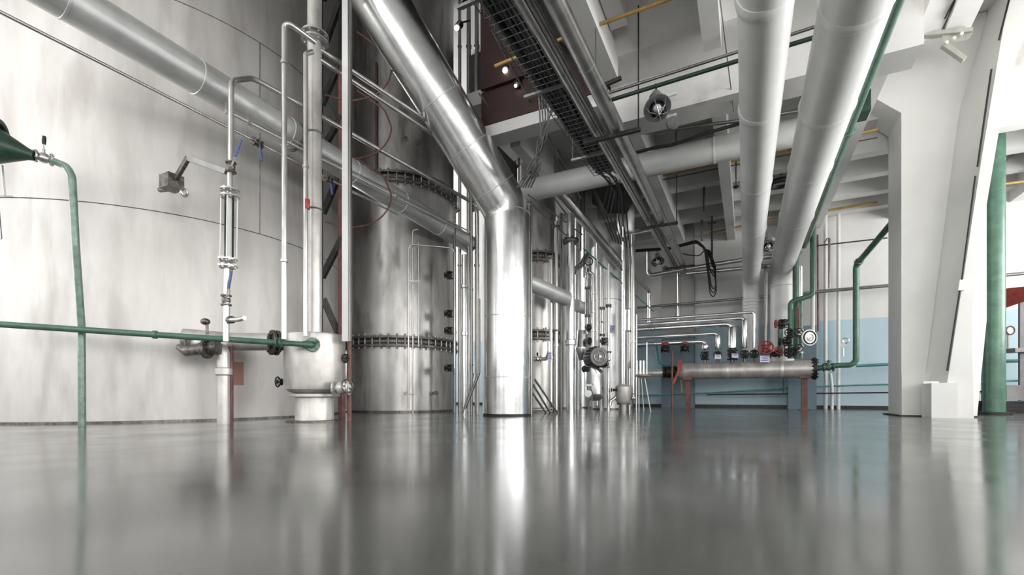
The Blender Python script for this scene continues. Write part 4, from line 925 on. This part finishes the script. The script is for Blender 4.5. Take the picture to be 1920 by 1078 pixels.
wallrun([(1287, 513), (1392, 503), (1470, 496)], 11.15, .045, 'pipe_steel', 'silver pipe just below the high wall pipe loop', .1)
wallrun([(1272, 512), (1272, 600)], 11.6, .03, 'pipe_steel', 'thin vertical silver pipe on the grey pilaster')
wallrun([(1316, 340), (1316, 452)], 11.0, .025, 'pipe_dark', 'vertical conduit feeding the black cable bundle')
wallrun([(1470, 708), (1470, 738)], 11.3, .02, 'green_dark', 'short dark green pipe below the manifold')
wallrun([(1278, 712), (1279, 736)], 11.3, .02, 'yellow_paint', 'short yellowish pipe below the manifold left end')
wallrun([(1193, 650), (1230, 646), (1234, 680), (1262, 684)], 11.3, .03, 'teal_paint', 'teal pipe loop on the dark blue wall left of the manifold', .08)
# black cable bundle
for k in range(5):
    e = 2.2*k; yb_ = 558-7*k if k < 3 else 535-5*k
    P = [onY(1192, 468+e*.5, 10.9+.03*k), onY(1255, 464+e*.4, 10.9+.03*k), onY(1306, 450+e*.6, 10.85), onY(1320+e*.7, 462+e, 10.8), onY(1326+e*.5, 505, 10.8), onY(1331+e*.6, yb_-8, 10.8), onY(1337+e*.4, yb_, 10.85), onY(1343-e*.2, yb_-10, 10.9), onY(1341-e*.5, 500, 10.95), onY(1332-e*.3, 470+e, 11.0), onY(1318, 466, 11.0)]
    solid('cable', MB().tube(P, .012, .12, 8), 'black_iron', 'black looped cable of the bundle crossing below the service pipes', 'cable', 'black cable bundle on the back wall')
solid('cable', MB().tube([onY(1262, 470, 10.95), onY(1290, 478, 10.95), onY(1312, 480, 10.95), onY(1320, 470, 10.9)], .012, .2, 8), 'black_iron', 'slack black cable hanging under the cable bundle', 'cable')
for px, py, d, lb in ((1335, 418, 10.0, 'T shaped hanger near the black cable bundle'), (1320, 336, 8.6, 'T shaped hanger under the ceiling by the cross duct')):
    t = thing('ceiling_hanger', at(px, py+ (60 if px == 1335 else 50), d), lb, 'hanger'); part('rod', MB().cyl(at(px, py+(70 if px == 1335 else 60), d), at(px, py, d), .02, 8), 'dark_brace', t); part('crossbar', MB().bar(at(px-8, py+1, d), at(px+8, py-1, d), .04, .02), 'dark_brace', t)
    part('stem', MB().cyl(at(px, py, d), V((*at(px, py, d).xy, 4.13)), .014, 8), 'dark_brace', t)
# tiny wall gauges on the blue wall
for px, py, lb, Y in ((1581, 648, 'small pale gauge on the blue wall left of green pipe', 11.6),):
    p = onY(px, py, Y); t = thing('wall_gauge', p, lb, 'gauge')
    part('dial', MB().lathe(p, (-.2, -1, 0), [(.05, 0), (.05, .04)], 20), 'dial_white', t); part('ring', MB().torus(p+V((.04, 0, .1)), (0, 1, 0), .055, .012, 20, 8), 'pipe_steel', t); part('stem', MB().cyl(p-V((0, 0, .22)), p+V((0, 0, .1)), .012, 8), 'pipe_steel', t)

# ============================================================ CEILING PIPES AND LAMPS
def ceil(pts, Y, r, m_, lb, cat='pipe', name='ceiling_pipe', R=.1): return pipe(name, [onY(px, py, Y) for px, py in pts], r, m_, lb, cat, R, 12)
ceil([(1140, 175), (1390, 95), (1560, 40)], 4.5, .013, 'pipe_dark', 'upper of the two dark pipes crossing under the bright coffer')
ceil([(1147, 187), (1390, 112), (1560, 60)], 4.5, .018, 'green_dark', 'lower of the two dark pipes crossing under the bright coffer')
ceil([(1173, 254), (1389, 226), (1500, 208)], 6.3, .02, 'pipe_dark', 'dark pipe crossing just below the round lamp')
ceil([(1185, 288), (1230, 276), (1260, 272), (1330, 248), (1390, 231), (1530, 200)], 6.35, .02, 'black_iron', 'sagging black cable crossing between lamp and cross duct', 'cable', 'cable', .3)
ceil([(928, 124), (1085, 60), (1250, 0), (1330, -29)], 4.55, .018, 'yellow_paint', 'yellow pipe crossing the highest bright coffer')
ceil([(1205, 336), (1390, 298), (1500, 277), (1645, 243)], 8.5, .022, 'yellow_paint', 'yellow pipe crossing under the ceiling in the middle distance')
ceil([(1205, 345), (1390, 307), (1645, 258)], 8.45, .008, 'dark_brace', 'thin dark line just below the middle yellow pipe')
ceil([(1330, 437), (1440, 413), (1645, 379)], 11.5, .025, 'yellow_paint', 'farthest yellow pipe close to the back wall')
ceil([(1120, 390), (1240, 368)], 9.3, .012, 'yellow_paint', 'short yellow pipe left of the service pipes')
pipe('unistrut', [onY(1133, 160, 5.0), onY(1165, 146, 5.0)], .025, 'black_iron', 'short black bar sticking out right of the service pipe', 'bar', 0, 8)
def rod(px, y0, d, lb, zt=ZS): pipe('hanger_rod', [at(px, y0, d), V((*at(px, y0, d).xy, zt))], .006, 'pipe_dark', lb, 'rod', 0, 8)
rod(1117, 130, 4.6, 'thin hanger rod holding the yellow pipe in the bright coffer')
rod(1254, 432, 10.2, 'thin hanger rod right of the service pipe far end', 4.13)
pipe('thin_rod', [at(1350, 0, 4.4), at(1376, 210, 5.4)], .006, 'pipe_dark', 'thin slanting rod beside the ceiling rib', 'rod', 0, 8)
def lamp(px, y, Y, s_, lb, wy=5.71):
    p = onY(px, y, Y); t = thing('industrial_lamp', p, lb, 'lamp')
    dn = V((SN*.5, -CS*.5, -.8)).normalized()
    part('housing', MB().lathe(p+V((0, 0, .18*s_)), (0, 0, 1), [(.05*s_, 0), (.085*s_, .03*s_), (.085*s_, .12*s_), (.04*s_, .18*s_)], 20), 'grey_paint', t)
    part('reflector', MB().lathe(p+V((0, 0, .2*s_)), dn, [(.06*s_, -.02), (.15*s_, .05*s_), (.17*s_, .10*s_), (.155*s_, .10*s_), (.05*s_, .02*s_)], 26), 'grey_paint', t)
    part('glass_globe', MB().ball(p+V((0, 0, .2*s_))+dn*.12*s_, .10*s_, 20, 10), 'glass', t)
    part('bulb', MB().ball(p+V((0, 0, .2*s_))+dn*.1*s_, .05*s_, 14, 8), 'dial_white', t)
    h = MB(); 
    for k in range(6):
        an = k*PI/3; a_, b_ = frame(dn); o_ = a_*math.cos(an)+b_*math.sin(an); c_ = p+V((0, 0, .2*s_))
        h.tube([c_+dn*.08*s_+o_*.14*s_, c_+dn*.2*s_+o_*.11*s_, c_+dn*.25*s_], .006*s_, .03, 6)
    part('wire_guard', h, 'pipe_steel', t)
    part('hook', MB().torus(p+V((0, 0, .42*s_)), (1, 0, 0), .035*s_, .008*s_, 16, 6), 'dark_brace', t)
    part('mounting_bar', MB().bar(p+V((.12*s_, .08, .36*s_)), p+V((.14*s_, .08, -.1*s_)), .02, .02), 'white_paint', t)
    part('wall_arm', MB().bar(p+V((.13*s_, .08, .3*s_)), V((p.x+.13*s_, wy, p.z+.3*s_)), .04, .04), 'white_paint', t)
    part('junction_box', MB().lathe(p+V((.18*s_, .05, -.08*s_)), (.5, -1, -.2), [(.06*s_, 0), (.08*s_, .03*s_), (.08*s_, .08*s_), (.04*s_, .1*s_)], 16), 'grey_paint', t)
    for dz in (.3, .03): part('clip', MB().bar(p+V((.12*s_, .06, dz*s_)), p+V((.24*s_, .06, (dz+.01)*s_)), .035*s_, .03*s_), 'white_paint', t)
    return t
lamp(1230, 225, 5.5, .9, 'caged round lamp on the girder below the bright coffer')
lamp(1438, 472, 11.5, .9, 'caged lamp on the far wall between the white pipes', 12.0)
lamp(1232, 500, 11.5, .9, 'caged lamp on the far wall left of the service pipe', 12.0)
# dark round fitting right of the narrow white pipe
pr = at(1464, 343, 8.3); t = thing('ring_luminaire', pr, 'dark round ceiling fitting between the two white pipes', 'lamp')
part('rim', MB().torus(pr, (0, -.1, 1), .19, .05, 30, 8), 'black_iron', t); part('dish', MB().lathe(pr-V((0, 0, .01)), (0, -.1, 1), [(.13, 0), (.16, .03), (.1, .12)], 26), 'cladding', t); part('stem', MB().cyl(pr, V((pr.x, pr.y, ZS)), .02, 8), 'black_iron', t)
pr = at(1380, 350, 8.2); t = thing('small_sensor', pr, 'small black diamond shaped fitting left of narrow white pipe', 'fitting'); part('body', MB().lathe(pr-V((0, 0, .03)), (0, 0, 1), [(.02, 0), (.06, .03), (.02, .06)], 4), 'black_iron', t); part('stem', MB().cyl(pr, V((pr.x, pr.y, ZS)), .008, 6), 'black_iron', t)

# ============================================================ RIGHT: PILLAR WITH LEANING STRUT
YP = 8.37
def PY(lst, Y): return [onY(px, py, Y) for px, py in lst]
def fl0(p): q = V(p); q.z = 0; return q
t = thing('concrete_pillar', fl0(onY(1745, 772, YP)), 'massive white concrete pillar with corbel at right', 'pillar')
out = [(1690, 780), (1690, 212), (1637, 182), (1637, 40), (1850, 40), (1850, 600), (1832, 780)]
A = PY(out, YP); A[0].z = 0; A[-1].z = 0
for q in (3, 4): A[q].z = 5.39
A[3].x = A[2].x; A[0].x = A[1].x
B = [q+V((0, .68, 0)) for q in A]
part('shaft', MB().loft(A, B), 'pillar_paint', t)
a = A[1]
# leaning strut
Yf, Yb = 7.90, 8.42
SF = [(1766, 790), (1826, 790), (1822, 600), (1834, 480), (1884, 180), (1921, 60), (1950, -40), (1893, -20), (1840, 300)]
A2 = PY(SF, Yf); dx = 0
SB = [(1720, 790), (1826, 790), (1822, 600), (1834, 480), (1884, 180), (1921, 60), (1950, -40), (1862, -20), (1790, 230)]
B2 = PY(SB, Yb)
for L_ in (A2, B2):
    L_[0].z = 0; L_[1].z = 0
part('strut', MB().loft(A2, B2), 'pillar_paint', t)
b0 = PY([(1745, 725), (1790, 725)], Yf-.05)
part('foot_block', MB().box((b0[0].x+.0, Yf-.08, 0), (b0[1].x+.02, Yf+.3, onY(1760, 718, Yf).z)), 'pillar_paint', t)
pf = onY(1825, 770, YP).x
part('footing', MB().box((A[0].x-.02, YP-.1, 0), (pf-.02, YP+.1, onY(1760, 700, YP).z)), 'pillar_paint', t)
part('base_seal', MB().box((A[0].x-.06, YP-.14, 0), (pf+.0, YP+.72, .018)), 'black_iron', t)
for (pa_, pb_) in (((1776, 695), (1800, 545)), ((1803, 530), (1829, 330)), ((1833, 312), (1859, 130)), ((1873, 75), (1897, -20))):
    a, b = onY(*pa_, Yf-.01), onY(*pb_, Yf-.01); part('cable_slot', MB().cyl(a+V((-.0, 0, 0)), b, .011, 8), 'black_iron', t)
part('slot_cover', MB().bar(onY(1801, 545, Yf-.03), onY(1804, 525, Yf-.03), .06, .05), 'white_paint', t)
part('pipe_clip', MB().bar(onY(1730, 717, Yf-.02), onY(1760, 717, Yf-.02), .02, .03), 'white_paint', t)
# bracket lattice and steel diagonals by the pillar head
t = thing('steel_gusset', onY(1780, 75, 7.6), 'greenish grey steel plate joint beside the pillar head', 'bracket')
f = MB().loft(PY([(1765, 65), (1800, 42), (1824, 60), (1815, 75), (1770, 80)], 7.6), PY([(1765, 65), (1800, 42), (1824, 60), (1815, 75), (1770, 80)], 7.9)); part('plate', f, 'steel_pale', t)
part('strap', MB().bar(onY(1768, 84, 7.6), onY(1808, 112, 7.6), .07, .05), 'steel_pale', t)
part('strap', MB().bar(onY(1728, 66, 7.6), onY(1822, 58, 7.6), .07, .05), 'steel_pale', t)
for k in range(3): part('bolt', MB().ball(onY(1775+k*14, 79-k*8, 7.55), .02, 10, 6), 'dial_white', t)
for k, (a, b, lb) in enumerate((((1732, 66), (1786, -60), 'left painted concrete brace above the pillar head'), ((1790, 52), (1840, -60), 'right painted concrete brace above the pillar head'))):
    solid('ceiling_brace', MB().bar(onY(*a, 7.7), onY(*b, 7.0), .26, .2), 'concrete_white', lb, 'brace')
pipe('conduit', [onY(1772, 35, 7.4), onY(1800, -20, 7.2)], .012, 'black_iron', 'black cable on the painted brace above the pillar', 'cable', 0, 8)
# big green column pipe and its branches
dg = 7.0; r = 15.5/F*dg; b = gnd(1864, dg)
o = pipe('green_column_pipe', [V((b.x, b.y, 0)), V((b.x, b.y, zf(196, dg)))], r, 'green_paint', 'thick green vertical pipe right of the pillar', 'pipe', 0, 32)
part('base_plate', MB().lathe((b.x, b.y, 0), (0, 0, 1), [(.2, 0), (.2, .04), (.13, .045)], 24), 'black_iron', o)
t = thing('black_plinth', gnd(1890, 7.4), 'low black plinth behind the thick green pipe', 'plinth'); p = gnd(1890, 7.6)
part('block', MB().bar(V((*gnd(1838, 7.8).xy, .09)), V((*gnd(1960, 7.8).xy, .09)), .35, .18), 'black_iron', t); part('top', MB().bar(V((*gnd(1838, 7.8).xy, .185)), V((*gnd(1960, 7.8).xy, .185)), .38, .02), 'dark_brace', t)
pipe('green_branch', [at(1878, 190, 7.1), at(1905, 140, 6.9), at(1960, 70, 6.7)], .12, 'green_dark', 'dark green pipe slanting up at the right edge', 'pipe', .1, 22)
pipe('green_branch', [at(1850, 205, 7.2), at(1890, 195, 7.2), at(1960, 185, 7.2)], .11, 'green_dark', 'dark green pipe running level at the right edge', 'pipe', 0, 20)
for k, (y0, y1, r_, m_, lb) in enumerate(((215, 205, .05, 'pipe_steel', 'silver pipe below the level dark green pipe'), (100, 92, .035, 'pipe_dark', 'thin pipe above the dark slanting green pipe'), (232, 222, .04, 'grey_paint', 'grey pipe second below the level dark green pipe'), (345, 335, .02, 'yellow_paint', 'yellow pipe at the right edge behind thick green pipe'), (300, 210, .06, 'grey_paint', 'grey pipe slanting at the right edge'))):
    pipe('edge_pipe', [at(1880, y0, 7.9), at(1960, y1 if k != 4 else 230, 7.9)], r_, m_, lb, 'pipe', 0, 14)
pipe('wall_cable', [at(1846, 421, 9.0), at(1880, 424, 9.0), at(1905, 405, 9.0), at(1960, 385, 9.0)], .02, 'black_iron', 'black cable high on the wall at the right edge', 'cable', .1, 8)
# booth
db = 8.0
t = thing('red_roofed_booth', gnd(1915, db), 'booth with red roof edge and grey posts at right edge', 'booth')
rt_ = V((CS, SN, 0)); bk = V((-SN, CS, 0))
a = at(1882, 572, db); b = at(1960, 545, db-.5)
part('roof', MB().loft([a+V((0, 0, -.06)), b+V((0, 0, -.06)), b+bk*.8+V((0, 0, -.06)), a+bk*.8+V((0, 0, -.06))], [a+V((0, 0, .07)), b+V((0, 0, .10)), b+bk*.8+V((0, 0, .2)), a+bk*.8+V((0, 0, .2))]), 'red_paint', t)
part('post', MB().bar(V((*gnd(1916, db).xy, 0)), at(1916, 566, db), .07, .07), 'grey_paint', t)
part('post', MB().bar(V((*gnd(1953, db+.2).xy, 0)), at(1953, 556, db+.2), .07, .07), 'grey_paint', t)
part('lower_panel', MB().bar(at(1884, 736, db), at(1960, 736, db), .06, 28/F*db), 'grey_paint', t)
part('shelf', MB().bar(at(1886, 658, db), at(1960, 655, db), .3, .07), 'grey_paint', t)
# gauge and plate left of green pipe
p = at(1890, 620, 8.6); t = thing('wall_gauge', p, 'round red rimmed gauge beside the booth', 'gauge')
part('dial', MB().lathe(p, (SN, -CS, 0), [(.07, 0), (.075, .04)], 22), 'dial_white', t); part('rim', MB().torus(p+V((SN, -CS, 0))*.04, (SN, -CS, 0), .075, .012, 24, 8), 'red_brown', t); part('stem', MB().cyl(p-V((0, 0, .4)), p, .018, 8), 'pipe_steel', t)
placard(1838, 649, 8.0, 16, 13, 'lilac lettered plate on the thin red post by the pillar', marks=2)
pipe('red_rod', [V((*gnd(1828, 8.1).xy, 0)), at(1828, 640, 8.1)], .02, 'red_paint', 'thin red post between the pillar and thick green pipe', 'post', 0, 10)
gate_valve(at(1837, 637, 8.1), (1, 0, 0), (0, 0, 1), .03, 'small dark valve above the lilac plate', 'black_iron', 'forged', hw=.05, hs=2.4)
pipe('white_wall_pipe', [V((*gnd(1838, 10.0).xy, 0)), V((*gnd(1838, 8.9).xy, 4.1))] if False else [V((*gnd(1834, 8.7).xy, 0)), V((*gnd(1834, 8.7).xy, 4.1))], .04, 'white_paint', 'tall white pipe just right of the pillar', 'pipe', 0, 14)
